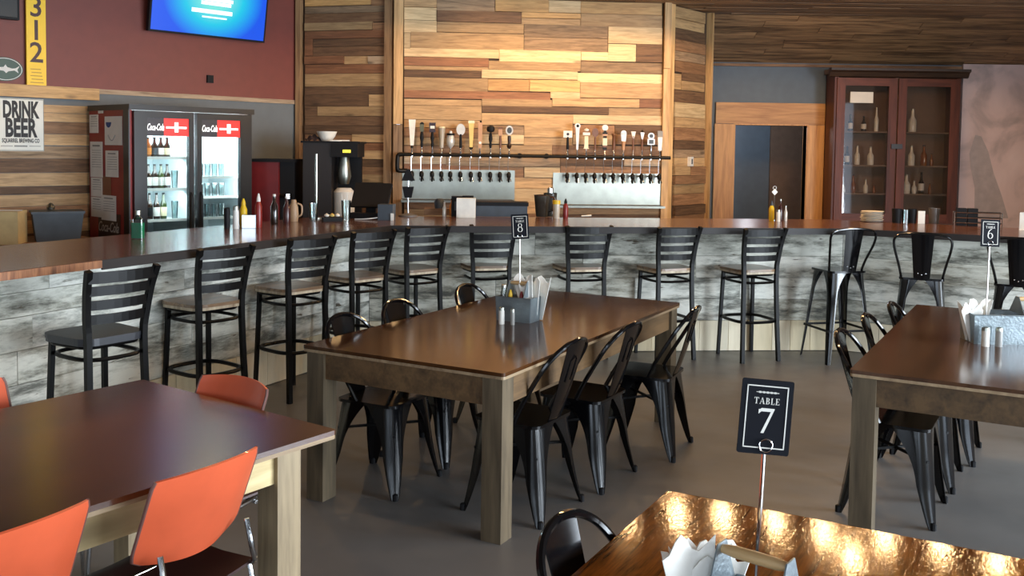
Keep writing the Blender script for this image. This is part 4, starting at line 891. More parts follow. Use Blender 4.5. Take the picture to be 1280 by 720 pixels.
# ------------------------------------------------------------------ drinks fridge
M_FRB = plain('fridge_black', '0e0f12', .35); M_FRR = plain('fridge_red_panel', '8c2522', .45); M_FRIN = plain('fridge_lining', 'dfe8ea', .5, var=.01)
fr = empty('drinks_fridge', (-3.385, 8.5, 0), 48, 'tall black two-door glass fridge with red header signs and papers on its red side', 'fridge')
W_, D_, H_ = 1.25, .80, 2.075
MB().box(0, .03, .02, D_, .05, H_ - .04).build('side_panel', M_FRR, fr)['label'] = 'red side panel'
MB().box(W_ - .03, W_, .02, D_, .05, H_ - .04).box(.03, W_ - .03, D_ - .03, D_, .05, H_ - .04).build('cabinet_shell', M_FRB, fr)
MB().box(-.01, W_ + .01, -.01, D_ + .01, H_ - .05, H_).build('top_cap', M_FRB, fr); MB().box(0, W_, 0, D_, 0, .12).build('base', M_FRB, fr)
MB().box(-.012, -.0, .0, .10, .05, H_ - .03).build('front_stile', M_FRB, fr)
MB().box(.03, W_ - .03, D_ - .05, D_ - .031, .12, H_ - .05).box(.03, .045, .05, D_ - .05, .12, H_ - .05).box(W_ - .045, W_ - .03, .05, D_ - .05, .12, H_ - .05).box(.045, W_ - .045, .05, D_ - .05, .12, .14).box(.6, .612, .10, D_ - .05, .14, H_ - .05).build('lining', M_FRIN, fr)
M_HEAD = plain('backlit_red', 'd3231f', .4, emit=.55, var=.02); M_HWHITE = plain('backlit_white', 'ffffff', .4, emit=.55, var=0); M_HDARK = plain('header_dark_print', '23202a', .4)
for k, (x0, x1) in enumerate(((.03, .61), (.64, 1.22))):
    d = empty('door', (0, 0, 0)); d.parent = fr
    g0, g1 = (x0 + .12, x1 - .05) if k == 0 else (x0 + .05, x1 - .12); zb, zt = .30, 1.96
    MB().box(x0, g0, -.02, .03, .13, H_ - .055).box(g1, x1, -.02, .03, .13, H_ - .055).box(g0, g1, -.02, .03, zt, H_ - .055).box(g0, g1, -.02, .03, .13, zb).build('door_frame', M_FRB, d)
    MB().box(g0, g1, -.004, .004, zb, 1.80).build('door_glass', M_GLASS, d)
    MB().box(g0, g1, -.01, .02, 1.80, zt).build('header_sign', M_HEAD, d)
    sp = g0 + (g1 - g0) * .40
    MB().box(g0, sp, -.013, -.010, 1.80, zt).build('header_print', M_HDARK, d)
    text('lettering', 'Coca-Cola', .085, M_HWHITE, d, ((g0 + sp) / 2, -.0145, 1.875), xs=.44, shear=.35, off=.0015)
    c = (sp + g1) / 2
    MB().box(c - .10, c + .10, -.014, -.010, 1.868, 1.886).box(c - .018, c + .018, -.0145, -.010, 1.835, 1.925).build('header_emblem', M_HWHITE, d)
    MB().tube([(g1 + .015 if k == 0 else g0 - .015, -.02, .9), (g1 + .015 if k == 0 else g0 - .015, -.05, .93), (g1 + .015 if k == 0 else g0 - .015, -.05, 1.25), (g1 + .015 if k == 0 else g0 - .015, -.02, 1.28)], .009, 8).build('door_handle', M_FRB, d)
SHZ = [1.31, 1.60]
for x0, x1 in ((.05, .595), (.617, 1.20)):
    for z in ([1.03, 1.315, 1.605] if x0 < .5 else [1.03, 1.23, 1.42]):
        MB().box(x0, x1, .09, D_ - .06, z - .012, z - .004).build('shelf', M_FRIN, fr)
        MB().box(x0, x1, .075, .09, z - .018, z + .006).build('shelf_edge', M_WHITE, fr)
MB().box(W_ - .13, W_ - .10, .04, .055, .35, 1.95).build('light_strip', plain('led_strip', 'f4fbff', .4, emit=6, var=0), fr)
def fridge_light(x, z, p):
    a = R(48); d = bpy.data.lights.new('fridge_light', 'AREA'); d.shape = 'RECTANGLE'; d.size = .45; d.size_y = .25; d.energy = p; d.color = (.86, .96, 1)
    o = bpy.data.objects.new('fridge_light', d); COL.objects.link(o); o.parent = fr; o.location = (x, .12, z); o.rotation_euler = (R(28), 0, 0)
for x in (.34, .91): fridge_light(x, 1.96, 9)
for z in (1.56, 1.27): fridge_light(.34, z, 3)
for z in (1.38,): fridge_light(.91, z, 3)
def wpt(o, x, y, z):
    a = o.rotation_euler.z; return (o.location.x + x * math.cos(a) - y * math.sin(a), o.location.y + x * math.sin(a) + y * math.cos(a), o.location.z + z)
def bottle(loc, h, r, m, label, group, lab=M_PAPER, cap=M_DARKP, cat='bottle', shoulder=.58):
    t = empty('bottle', loc, 0, label, cat, group)
    MB().lathe([(r * .92, 0), (r, .01), (r, h * shoulder), (r * .45, h * (shoulder + .17)), (r * .36, h * .94)], 14).build('glass', m, t, smooth=True)
    MB().lathe([(r * .42, h * .93), (r * .42, h)], 10).build('cap', cap, t, smooth=True)
    if lab: MB().lathe([(r * 1.02, h * .15), (r * 1.02, h * .48)], 14).build('paper_label', lab, t, smooth=True)
    return t
M_ORL = plain('orange_label', 'c97b2c', .5)
rows_f = [(1.605, [(.17, M_BRBOT, M_PAPER, 'white'), (.232, M_AMB, M_ORL, 'orange'), (.294, M_BRBOT, M_GREYP, 'dark'), (.356, M_BRBOT, M_PAPER, 'white'), (.418, M_BRBOT, M_CREAM, 'cream')], .185, 'top'),
    (1.315, [(.17, M_GRBOT, M_CREAM, 'cream'), (.232, M_BRBOT, M_PAPER, 'white'), (.294, M_BRBOT, M_PAPER, 'white'), (.356, M_GRBOT, M_SILV, 'silver'), (.418, M_BRBOT, M_PAPER, 'white')], .23, 'middle'),
    (1.03, [(.175, M_BRBOT, M_PAPER, 'white'), (.243, M_BRBOT, M_DARKP, 'black'), (.311, M_BRBOT, M_PAPER, 'white'), (.379, M_GRBOT, M_CREAM, 'cream')], .25, 'bottom')]
for z, row, h, nm in rows_f:
    for i, (x, m, lb, cn) in enumerate(row):
        o = ['leftmost', 'second', 'third', 'fourth', 'fifth'][i]
        bottle(wpt(fr, x, .125, z - .004), h, .030, m, '%s bottle from the left on the %s shelf of the left fridge door, %s label' % (o, nm, cn), 'bottles in the fridge', lb)
for z, nm in ((1.03, 'bottom'), (1.23, 'middle'), (1.42, 'top')):
    for i, x in enumerate((.70, .775, .85, .925, 1.0)):
        t = empty('pint_glass', wpt(fr, x, .16, z - .004), 0, '%s empty glass on the %s shelf behind the right fridge door' % (['first', 'second', 'third', 'fourth', 'fifth'][i], nm), 'glass', 'glasses in the fridge')
        MB().lathe([(.024, 0), (.031, .13), (.0285, .13), (.022, .008), (0, .008)], 12).build('glass', M_GLASSC, t, smooth=True)
for i, (z, nm) in enumerate(((1.03, 'bottom'), (1.315, 'middle'))):
    t = empty('pint_glass', wpt(fr, .50, .14, z - .004), 0, 'tall glass at the right end of the %s shelf behind the left fridge door' % nm, 'glass', 'glasses in the fridge')
    MB().lathe([(.024, 0), (.033, .17), (.030, .17), (.022, .008), (0, .008)], 12).build('glass', M_GLASSC, t, smooth=True)
# papers taped to the red side: (distance from the front edge, z0, z1)
M_PRINT = plain('paper_print', '8d8b88', .8); M_BLUEP = plain('blue_print', '2d4a80', .7)
sideO = lambda y, z: wpt(fr, -.004, y, z)
PAP = [(.60, .78, 1.82, 1.99, 'blank white card at the top left of the fridge side'), (.50, .60, 2.0, 2.035, 'tiny white note at the top of the fridge side'),
    (.13, .47, 1.71, 1.97, 'white leaflet with a blue swoosh on the fridge side'), (.52, .77, 1.41, 1.74, 'tall printed list on the fridge side'),
    (.21, .46, 1.42, 1.66, 'white form with a bold heading on the fridge side'), (.53, .76, 1.23, 1.405, 'grey form below the tall list on the fridge side'),
    (.54, .76, 1.04, 1.225, 'small form at the lower left of the fridge side'), (.26, .55, 1.02, 1.25, 'wide form above the red lettering on the fridge side')]
for y0, y1, z0, z1, lab in PAP:
    t = empty('paper_sheet', sideO((y0 + y1) / 2, (z0 + z1) / 2), 48, lab, 'paper', 'papers on the fridge side')
    w, h = (y1 - y0) / 2, (z1 - z0) / 2
    MB().box(-.0025, 0, -w, w, -h, h).build('sheet', M_PAPER, t)
    if h > .06:
        m = MB()
        if 'swoosh' in lab:
            MB().prism(arc(w * .55, h * .6, .055, .05, 180, 360, 10), 0, .001, Matrix.Translation((-.003, 0, 0)) @ Matrix(((0, 0, 1, 0), (1, 0, 0, 0), (0, 1, 0, 0), (0, 0, 0, 1)))).build('printed_mark', M_BLUEP, t)
            m.tube([(-.003, w * .6 - .02 * i, -h * .3 - .05 * math.sin(i * .45)) for i in range(8)], .005, 4)
        else:
            m.box(-.0035, -.0025, -w * .6, w * .6, h * .72, h * .82)
            for k in range(int(h * 50)): m.box(-.0033, -.0025, -w * .8, w * .7, h * .5 - k * .022, h * .5 - k * .022 + .004)
        m.build('print', M_PRINT, t)
t = empty('side_decal', sideO(.42, .985), 48, None, None); t.parent = fr; t.location = (-.003, .42, .985); t.rotation_euler = (0, 0, 0)
MB().box(-.001, 0, -.24, .20, -.13, .10).build('decal_ground', plain('decal_brown', '2c1512', .4), t)
text('lettering', 'Coca-Cola', .13, plain('decal_script', 'a39a92', .5), t, (-.002, 0, -.03), rot=(R(90), 0, R(-90)), xs=.72, shear=.35, off=.001)
MB().box(-.001, 0, -.06, .12, -.06, .2).build('bottle_print', plain('decal_bottle_brown', '7c4a32', .4), t, loc=(0, 0, .24))

# ------------------------------------------------------------------ things on the red wall
def onred(s, d, z): a = R(RWA); return (RWO[0] + s * math.cos(a) + d * math.sin(a), RWO[1] + s * math.sin(a) - d * math.cos(a), z)
tv = empty('television', onred(-1.20, .09, 3.17), RWA, 'wall-mounted television showing a bright blue screen', 'television')
tvb = MB().box(-.66, .66, -.02, .03, -.385, .385).bevel(.006, 2).build('housing', M_DARKP, tv, rot=(R(9), 0, 0), loc=(0, -.05, .045))
def screen():
    m, nt, b = newmat('lit_blue_screen'); N, L = nt.nodes, nt.links
    tc = N.new('ShaderNodeTexCoord'); mp = N.new('ShaderNodeMapping'); mp.inputs['Scale'].default_value = (1.75, 1, 2.1); mp.inputs['Location'].default_value = (-.05, 0, -.05)
    ln = N.new('ShaderNodeVectorMath'); ln.operation = 'LENGTH'; L.new(tc.outputs['Object'], mp.inputs[0]); L.new(mp.outputs[0], ln.inputs[0])
    r = N.new('ShaderNodeValToRGB'); e = r.color_ramp.elements; e[0].position = .25; e[0].color = C('7defe6'); e[1].position = 1.0; e[1].color = C('0058f4')
    k = e.new(.58); k.color = C('08d0f0'); k = e.new(.84); k.color = C('0690f8')
    L.new(ln.outputs['Value'], r.inputs[0]); L.new(r.outputs[0], b.inputs['Emission Color']); b.inputs['Emission Strength'].default_value = .58
    b.inputs['Base Color'].default_value = (.01, .01, .01, 1); b.inputs['Roughness'].default_value = .3
    return m
MB().box(-.64, .64, -.023, -.020, -.365, .365).build('screen', screen(), tvb)
m = MB()
for x0, x1, z0, z1 in ((-.12, .22, -.06, -.025), (-.14, .24, -.02, .015), (-.22, .24, -.145, -.105), (-.10, .18, -.19, -.175)): m.box(x0, x1, -.025, -.0232, z0, z1)
m.build('screen_caption', plain('screen_white', 'f2fdff', .4, emit=.55, var=0), tvb)
MB().box(-.15, .15, .03, .12, -.1, .1).build('wall_bracket', M_DARKP, tv)
t = empty('television', onred(-3.62, .10, 3.13), RWA, 'dark screen at the top left corner above the green oval sign', 'television')
MB().box(-.52, .55, -.03, .03, -.33, .33).bevel(.006, 2).build('housing', M_DARKP, t); MB().box(-.50, .53, -.033, -.030, -.31, .31).build('screen', plain('screen_off', '16140f', .5), t)
t = empty('tall_sign', onred(-2.895, .03, 2.242), RWA, 'tall yellow sign with the digits 3 1 2 standing on the ledge', 'sign')
brd = MB().box(-.085, .085, -.012, .012, 0, 1.0).build('board', plain('sign_yellow', 'f5c400', .45, var=.02), t)
M_BRND = plain('sign_maroon', '3a1210', .5)
for ch, z in (('3', .695), ('1', .485), ('2', .285)):
    text('numeral', ch, .255, M_BRND, t, (0, -.0135, z), xs=.98, off=.003)
m = MB()
for k in range(5): m.box(-.055 + .01 * (k % 2), .06 - .006 * k, -.0135, -.012, .02 + k * .03, .027 + k * .03)
m.build('small_print', plain('sign_print_ochre', 'a87a10', .5), t)
t = empty('oval_sign', onred(-3.10, .015, 2.37), RWA, 'dark green oval sign with a white fish on the red wall', 'sign')
E90 = STAND
MB().prism(arc(-.06, 0, .155, .105, 0, 360, 32)[:-1], -.01, .01, E90).build('plate', plain('sign_green', '20402c', .45), t)
m = MB(); o = arc(-.06, 0, .147, .098, 0, 360, 32)[:-1]; i = arc(-.06, 0, .140, .092, 0, 360, 32)[:-1]
A = [m.bm.verts.new((x, -.012, z)) for x, z in o]; B = [m.bm.verts.new((x, -.012, z)) for x, z in i]
for k in range(32): m.bm.faces.new((A[k], A[(k + 1) % 32], B[(k + 1) % 32], B[k]))
m.build('rim_line', M_PAPER, t)
MB().prism([(-.18, 0), (-.12, .012), (-.07, .018), (-.055, .04), (-.04, .018), (.0, .008), (.03, .012), (.065, .035), (.045, 0), (.055, -.03), (.02, -.008), (-.03, -.018), (-.05, -.035), (-.07, -.016), (-.13, -.012)], .0105, .012, E90).build('fish_emblem', M_PAPER, t)
t = empty('beer_sign', onred(-3.045, .05, 1.88), RWA, 'white sign reading DRINK BEER hanging on the plank wall', 'sign')
MB().box(-.20, .20, -.01, .01, -.235, .235).bevel(.003, 1).build('panel', plain('sign_offwhite', 'dcd8cb', .5, var=.02), t)
MB().box(-.2, .2, -.014, -.010, .226, .232).box(-.2, .2, -.014, -.010, -.232, -.226).box(-.2, -.196, -.014, -.010, -.23, .23).box(.196, .2, -.014, -.010, -.23, .23).build('border_line', plain('sign_border_grey', '8c887c', .5), t)
M_INK = plain('sign_ink', '1f1a18', .6)
text('lettering', 'DRINK', .20, M_INK, t, (.0, -.0115, .128), xs=.50, off=.009)
text('lettering', 'BEER', .225, M_INK, t, (.0, -.0115, -.035), xs=.55, off=.009)
text('lettering', 'SQUARREL BREWING CO', .05, M_INK, t, (0, -.0115, -.143), xs=.56, off=.0015)
MB().box(-.17, -.07, -.0122, -.010, -.192, -.188).box(.07, .17, -.0122, -.010, -.192, -.188).build('printed_rule', M_INK, t)
m = MB()
for k in range(8): m.box(-.055 + k * .014, -.046 + k * .014, -.0122, -.010, -.196, -.184)
m.build('small_print', M_INK, t)
t = empty('wall_socket', onred(-1.14, .012, 2.41), RWA, 'small black socket on the red wall under the television', 'socket')
MB().box(-.035, .035, -.012, .012, -.04, .04).bevel(.003, 1).build('plate', M_DARKP, t)

# ------------------------------------------------------------------ glass-fronted bottle cabinet
M_CAB = wood('cabinet_mahogany', '45200f', '6b3620', .4, axis=2, knots=False, contrast=.8, bump=.08); M_CABH = wood('cabinet_mahogany_rail', '45200f', '6b3620', .4, axis=0, knots=False, bump=.08)
M_CAB.node_tree.nodes['Principled BSDF'].inputs['Specular IOR Level'].default_value = .25; M_CABH.node_tree.nodes['Principled BSDF'].inputs['Specular IOR Level'].default_value = .25
M_CABIN = plain('cabinet_inside', '6e5645', .6)
cb = empty('bottle_cabinet', (4.12, 12.36, 0), 0, 'tall mahogany cabinet with two glass doors full of bottles', 'cabinet')
CW, CD, CH_ = 1.62, .36, 2.76
MB().box(0, .05, .02, CD, 0, CH_).box(CW - .05, CW, .02, CD, 0, CH_).box(0, CW, CD - .02, CD, 0, CH_).build('carcass', M_CAB, cb)
MB().box(.05, CW - .05, .02, CD - .02, .80, .84).box(.05, CW - .05, .02, CD - .02, CH_ - .05, CH_).box(CW / 2 - .02, CW / 2 + .02, .04, CD - .02, .84, CH_ - .05).build('inner_frame', M_CABIN, cb)
MB().box(.05, CW - .05, CD - .028, CD - .02, .84, CH_ - .05).build('back_panel', M_CABIN, cb)
MB().prism([(0, 0), (-.10, 0), (-.10, -.03), (-.06, -.05), (-.03, -.10), (0, -.11)], -.08, CW + .08, Matrix.Translation((0, .02, CH_ + .06)) @ Matrix(((0, 0, 1, 0), (1, 0, 0, 0), (0, 1, 0, 0), (0, 0, 0, 1)))).build('cornice', wood('cornice_dark', '231610', '46301f', .5, axis=0, knots=False), cb)
MB().box(-.03, CW + .03, .02, CD, CH_, CH_ + .06).build('cornice_top', M_CABIN, cb)
SZ = [1.22, 1.585, 2.02]
for x0, x1 in ((.03, .80), (.82, 1.59)):
    d = empty('door', (0, 0, 0)); d.parent = cb; f = .105
    MB().box(x0, x0 + f, -.0, .022, .84, 2.70).build('door_stile', M_CAB, d); MB().box(x1 - f, x1, -.0, .022, .84, 2.70).build('door_stile', M_CAB, d)
    MB().box(x0 + f, x1 - f, .002, .02, 2.60, 2.70).build('door_rail', M_CABH, d); MB().box(x0 + f, x1 - f, .002, .02, .84, .96).build('door_rail', M_CABH, d)
    MB().box(x0 + f, x1 - f, .008, .012, .96, 2.60).build('door_glass', M_CABGLASS, d)
MB().box(.74, .88, -.02, 0, 1.80, 1.86).build('latch', plain('latch_dark', '241a16', .4), cb)
MB().box(.0, .82, -.002, .0, .02, .80).box(.84, 1.6, -.002, 0, .02, .80).build('lower_door', M_CAB, cb)
for z in SZ: MB().box(.06, CW / 2 - .02, .05, CD - .03, z - .02, z).box(CW / 2 + .02, CW - .06, .05, CD - .03, z - .02, z).build('shelf', M_CABIN, cb)
t = empty('card', (4.12 + .34, 12.345, 2.45), 0, 'white card fixed to the top of the left cabinet door', 'card')
MB().box(-.145, .145, 0, .012, -.07, .07).build('sheet', M_PAPER, t)
BX = lambda px: 4.12 + (px - 1043) * .01018
CBT = [(1068, 2, .22, .030, M_BRBOT, M_PAPER, 'dark bottle with a white label, left on the upper shelf of the left cabinet door'), (1085, 2, .20, .033, M_BRBOT, M_PAPER, 'squat bottle with a white label, middle of the upper shelf of the left cabinet door'), (1101, 2, .31, .028, M_CLBOT, None, 'tall pale bottle, right on the upper shelf of the left cabinet door'),
    (1065, 1, .24, .032, M_BRBOT, M_PAPER, 'dark bottle with a round label, left on the middle shelf of the left cabinet door'), (1078, 1, .25, .034, M_CLBOT, None, 'pale bottle, middle shelf of the left cabinet door, centre'), (1095, 1, .24, .042, M_CLBOT, None, 'broad pale bottle, right on the middle shelf of the left cabinet door'),
    (1062, 0, .12, .022, M_CLBOT, None, 'tiny pale bottle, leftmost on the lowest shelf of the left cabinet door'), (1074, 0, .24, .034, M_AMB, None, 'amber bottle on the lowest shelf of the left cabinet door'), (1090, 0, .18, .030, M_CLBOT, None, 'short pale bottle on the lowest shelf of the left cabinet door'), (1101, 0, .11, .02, M_AMB, None, 'tiny amber bottle, rightmost on the lowest shelf of the left cabinet door'),
    (1147, 2, .30, .05, M_CLBOT, None, 'large clear decanter alone on the upper shelf of the right cabinet door'),
    (1132, 1, .17, .026, M_CLBOT, M_PAPER, 'short pale bottle, leftmost on the middle shelf of the right cabinet door'), (1147, 1, .26, .044, M_CLBOT, None, 'round shining bottle on the middle shelf of the right cabinet door'), (1163, 1, .27, .042, M_AMB, None, 'amber bottle on the middle shelf of the right cabinet door'), (1173, 1, .16, .024, M_AMB, None, 'small amber bottle, rightmost on the middle shelf of the right cabinet door'),
    (1131, 0, .16, .018, M_CLBOT, None, 'thin pale bottle, leftmost on the lowest shelf of the right cabinet door'), (1142, 0, .25, .048, M_CLBOT, M_PAPER, 'round white-labelled bottle on the lowest shelf of the right cabinet door'), (1152, 0, .17, .030, M_CLBOT, M_PAPER, 'small white-labelled bottle on the lowest shelf of the right cabinet door'), (1161, 0, .28, .036, M_BRBOT, M_PAPER, 'tall dark bottle with a pale label on the lowest shelf of the right cabinet door'), (1172, 0, .14, .022, M_AMB, None, 'little amber bottle, rightmost on the lowest shelf of the right cabinet door')]
for px, sh, h, r, m, lb, lab in CBT: bottle((BX(px), 12.36 + .13, SZ[sh]), h, r, m, lab, 'bottles in the cabinet', lb, M_STEEL if m is M_CLBOT else M_DARKP, shoulder=.5)

# ------------------------------------------------------------------ on and behind the bar
Z = 1.10
def jar_bottle():
    t = empty('green_bottle', (-2.46, 6.30, Z), 0, 'small clear bottle of green liquid standing on the left bar', 'bottle')
    MB().prism(rrect(-.036, .036, -.025, .025, .008), .004, .105).build('liquid', M_GREEN, t)
    MB().prism(rrect(-.040, .040, -.029, .029, .010), 0, .128).build('glass_body', M_GLASS, t)
    MB().lathe([(.030, .128), (.016, .145), (.014, .16)], 12).build('shoulder', M_GLASSC, t, smooth=True); MB().lathe([(.018, .158), (.018, .185)], 12).build('cap', M_STEEL, t)
jar_bottle()
ca = empty('side_counter', (RWO[0], RWO[1], 0), RWA, 'brown side counter under the beer sign', 'counter')
MB().box(-5.8, -2.62, -.93, -.05, .84, .875).build('counter_top', WD['B'], ca); MB().box(-5.7, -2.68, -.88, -.06, 0, .84).build('counter_body', M_DARKP, ca)
t = empty('cardboard_box', (-4.27, 8.02, .875), 10, 'tan cardboard box at the left edge behind the bar', 'box')
MB().box(-.16, .16, -.12, .12, 0, .275).bevel(.003, 1).build('box_body', plain('cardboard', 'b9a274', .8), t); MB().box(-.16, .16, -.003, .003, .275, .28).build('tape', M_PAPER, t)
t = empty('grey_tub', (-3.96, 8.34, .875), 30, 'dark grey lidded tub beside the cardboard box', 'tub')
MB().taper((0, 0), .34, .24, 0, (0, 0), .40, .28, .24).bevel(.006, 2).build('tub_body', M_GREYP, t); MB().box(-.21, .21, -.15, .15, .24, .26).bevel(.004, 1).build('lid', M_GREYP, t)
MB().lathe([(.0, .0), (.03, .01), (.035, .03), (.02, .06), (0, .07)], 12, (-.05, 0, .26)).build('knob', M_STEEL, t, smooth=True)
# condiments by the fridge
shaker((-2.12, 7.13, Z), .16, M_DARKP, 'tall black pepper shaker on the left bar by the fridge', r=.022, cap=M_DARKP)
shaker((-2.06, 7.15, Z), .175, M_WHITE, 'tall white salt shaker beside the black one on the left bar', r=.022)
t = empty('napkin_holder', (-1.98, 7.22, Z), 10, 'small white napkin holder on the left bar', 'holder')
MB().box(-.05, .05, -.03, -.026, 0, .10).box(-.05, .05, .026, .03, 0, .10).box(-.05, .05, -.03, .03, 0, .004).build('holder_frame', M_CHROME, t); MB().box(-.04, .04, -.02, .02, .005, .075).build('napkin_stack', plain('napkin_grey', 'b9b5ae', .8), t)
squeeze((-2.045, 7.30, Z), .22, M_YEL, 'yellow mustard bottle behind the napkin holder on the left bar', .028)
squeeze((-1.93, 7.30, Z), .26, M_RED, 'red ketchup bottle with a white cap on the left bar', .026, M_WHITE)
bottle((-1.89, 7.62, Z), .24, .03, M_BRBOT, 'dark sauce bottle with a white cap behind the ketchup', 'sauce bottles by the fridge', None, M_WHITE)
bottle((-1.80, 7.66, Z), .22, .03, plain('maroon_sauce', '3a1512', .3), 'maroon sauce bottle with a white cap left of the red machine', 'sauce bottles by the fridge', None, M_WHITE)
t = empty('tan_jug', (-1.81, 7.95, Z), 0, 'tan ribbed jug with a handle on the left bar', 'jug')
MB().lathe([(.035, 0), (.042, .05), (.036, .12), (.022, .16), (.020, .18)], 14).build('jug_body', plain('tan_ceramic', 'a5886a', .5), t, smooth=True); MB().tube(smooth_path([(.03, 0, .15), (.065, 0, .13), (.065, 0, .06), (.036, 0, .04)], 4), .008, 6).build('handle', plain('tan_ceramic_b', 'a5886a', .5), t, smooth=True)
# red machine and coffee brewer on the rear counter
t = empty('red_drink_machine', (-2.42, 9.98, .92), 0, 'dark red drink machine with a chrome spigot behind the left bar', 'machine')
MB().box(-.24, .05, -.25, .2, 0, .64).bevel(.012, 2).build('red_body', plain('machine_red', '6b1416', .45), t); MB().box(.05, .20, -.20, .2, 0, .64).build('black_side', M_DARKP, t); MB().box(-.27, .22, -.27, .22, .64, .67).build('lid', M_DARKP, t)
MB().tube([(.05, -.22, .30), (.18, -.24, .30)], .022, 8).lathe([(.03, 0), (.03, .05)], 10, (.14, -.24, .27)).build('spigot', M_CHROME, t)
t = empty('coffee_brewer', (-1.84, 9.98, .92), 0, 'tall black coffee brewer with a small lit display', 'machine')
MB().box(-.29, .0, -.22, .2, 0, .84).bevel(.008, 2).build('brewer_body', plain('brewer_brown_black', '1c1513', .5), t)
MB().box(.0, .27, -.25, .2, .70, .84).build('brewer_head', M_DARKP, t); MB().box(.0, .27, -.2, .2, 0, .06).build('brewer_base', M_DARKP, t); MB().box(.0, .25, .14, .2, .06, .70).build('brewer_spine', M_DARKP, t)
MB().box(-.31, .29, -.24, .21, .84, .86).build('top_tray', M_DARKP, t)
MB().box(.12, .20, -.254, -.25, .745, .775).build('display', plain('display_yellow', 'd8c83a', .4, emit=1.0), t)
MB().lathe([(.05, .42), (.075, .50), (.06, .62), (.05, .70)], 16, (.10, -.05, 0)).build('brew_basket', M_STEEL, t, smooth=True)
MB().lathe([(.10, .06), (.11, .10), (.11, .34), (.07, .38)], 18, (.10, -.05, 0)).build('coffee_urn', M_WHITE, t, smooth=True)
t = empty('white_bowl', (-1.92, 9.93, 1.78), 0, 'white bowl on top of the coffee brewer', 'bowl')
MB().lathe([(.05, 0), (.085, .05), (.105, .10), (.098, .10), (.07, .03), (0, .02)], 20).build('bowl_body', M_WHT, t, smooth=True)
t = empty('dark_cloth', (-2.06, 9.95, 1.78), 0, 'crumpled dark cloth beside the white bowl', 'cloth')
MB().grid(lambda u, v: ((u - .5) * .16, (v - .5) * .14, .01 + .05 * math.sin(u * 3.1) * math.sin(v * 3.1) + .012 * math.sin(u * 17 + v * 9)), 12, 10, .006).build('cloth_body', plain('cloth_brown', '3b2924', .9), t, smooth=True)
t = empty('small_white_plate', (-1.76, 9.76, 1.78), 0, 'white spatula lying on the brewer tray', 'utensil')
MB().box(-.09, .02, -.02, .02, 0, .012).bar((.0, 0, .008), (.10, .02, .008), .014, .01).build('spatula_body', M_WHT, t)
t = empty('steel_pole', (-1.69, 8.28, Z), 0, 'thin upright steel pole standing on the bar behind a glass', 'pole')
MB().lathe([(.05, 0), (.05, .01), (.012, .016)], 16).build('base', M_STEEL, t, smooth=True); MB().tube([(0, 0, .01), (0, 0, .56)], .011, 10).build('rod', M_STEEL, t, smooth=True)
t = empty('pint_glass', (-1.66, 8.02, Z), 0, 'empty pint glass on the bar before the steel pole', 'glass')
MB().lathe([(.032, 0), (.044, .15), (.041, .15), (.029, .01), (0, .01)], 16).build('glass', M_GLASSC, t, smooth=True)
t = empty('straw_glass', (-1.41, 8.15, Z), 0, 'tall glass holding white straws beside the cash monitor', 'glass')
MB().lathe([(.034, 0), (.042, .17), (.039, .17), (.031, .01), (0, .01)], 16).build('glass', M_GLASSC, t, smooth=True)
for a in (-.03, .005, .03): MB().tube([(a * .4, 0, .012), (a * 1.4, .01, .22)], .0035, 6).build('straw', M_WHITE, t)
t = empty('fruit_tray', (-1.50, 8.0, Z), 20, 'dark garnish tray with lemon and white utensils', 'tray')
MB().box(-.08, .08, -.05, .05, 0, .035).bevel(.005, 1).build('tray_body', M_DARKP, t)
for k, (x, m) in enumerate(((-.045, M_WHT), (.0, M_YCR), (.045, M_WHT))): MB().lathe([(0, 0), (.018, .008), (.022, .02), (0, .035)], 10, (x, 0, .035)).build('garnish', m, t, smooth=True)
t = empty('cash_monitor', (-1.24, 8.42, Z), -12, 'black cash register monitor tilted back on the bar', 'monitor')
MB().box(-.17, .17, -.012, .012, -.12, .12).bevel(.004, 1).build('display_panel', M_DARKP, t, loc=(0, .02, .20), rot=(R(-32), 0, 0)); MB().box(-.09, .09, -.09, .09, 0, .02).bar((0, .0, .01), (0, .03, .17), .09, .03).build('stand', M_DARKP, t)
MB().box(-.16, .13, -.10, .0, .0, .05).build('keyboard_base', M_DARKP, t)
t = empty('receipt_printer', (-1.08, 8.27, Z), -5, 'small blue-grey receipt printer with a white cable', 'printer')
MB().box(-.065, .065, -.06, .06, 0, .135).bevel(.006, 2).build('printer_body', M_GREYP, t); MB().tube(smooth_path([(-.07, -.05, .02), (-.16, -.09, .01), (-.26, -.08, .006)], 4), .005, 6).build('cable', M_WHITE, t); MB().box(.05, .075, -.075, -.06, .0, .06).build('paper_roll', M_PAPER, t)
# chrome stand
t = empty('chrome_stand', (-.945, 8.72, Z), 0, 'chrome rod stand with black clamps on a round grey base', 'stand')
MB().lathe([(.085, 0), (.085, .012), (.02, .03)], 20).build('base', plain('base_grey', '6c6660', .5), t, smooth=True); MB().tube([(0, 0, .02), (0, 0, .42)], .008, 10).build('rod', M_CHROME, t, smooth=True)
MB().taper((0, 0), .06, .05, .17, (0, 0), .10, .07, .27).build('clamp', M_DARKP, t); MB().taper((0, 0), .12, .04, .325, (0, 0), .03, .03, .43).build('top_clamp', M_DARKP, t)
bottle((-.62, 8.80, Z), .13, .018, M_SILV, 'thin silver bottle opener stand left of the napkin boxes', 'small bar tools', None, M_WHITE)
bottle((-.555, 8.84, Z), .16, .022, M_ORL, 'orange bottle left of the napkin boxes', 'small bar tools', None, M_DARKP)
t = empty('dark_caddy', (-.70, 9.0, Z), 0, 'low dark tray with brown lids behind the chrome stand', 'tray')
MB().box(-.12, .12, -.05, .05, 0, .06).build('tray_body', WD['B'], t); MB().lathe([(.045, .06), (.05, .12), (.03, .15)], 14, (.02, 0, 0)).build('round_lid', M_GREYP, t, smooth=True)
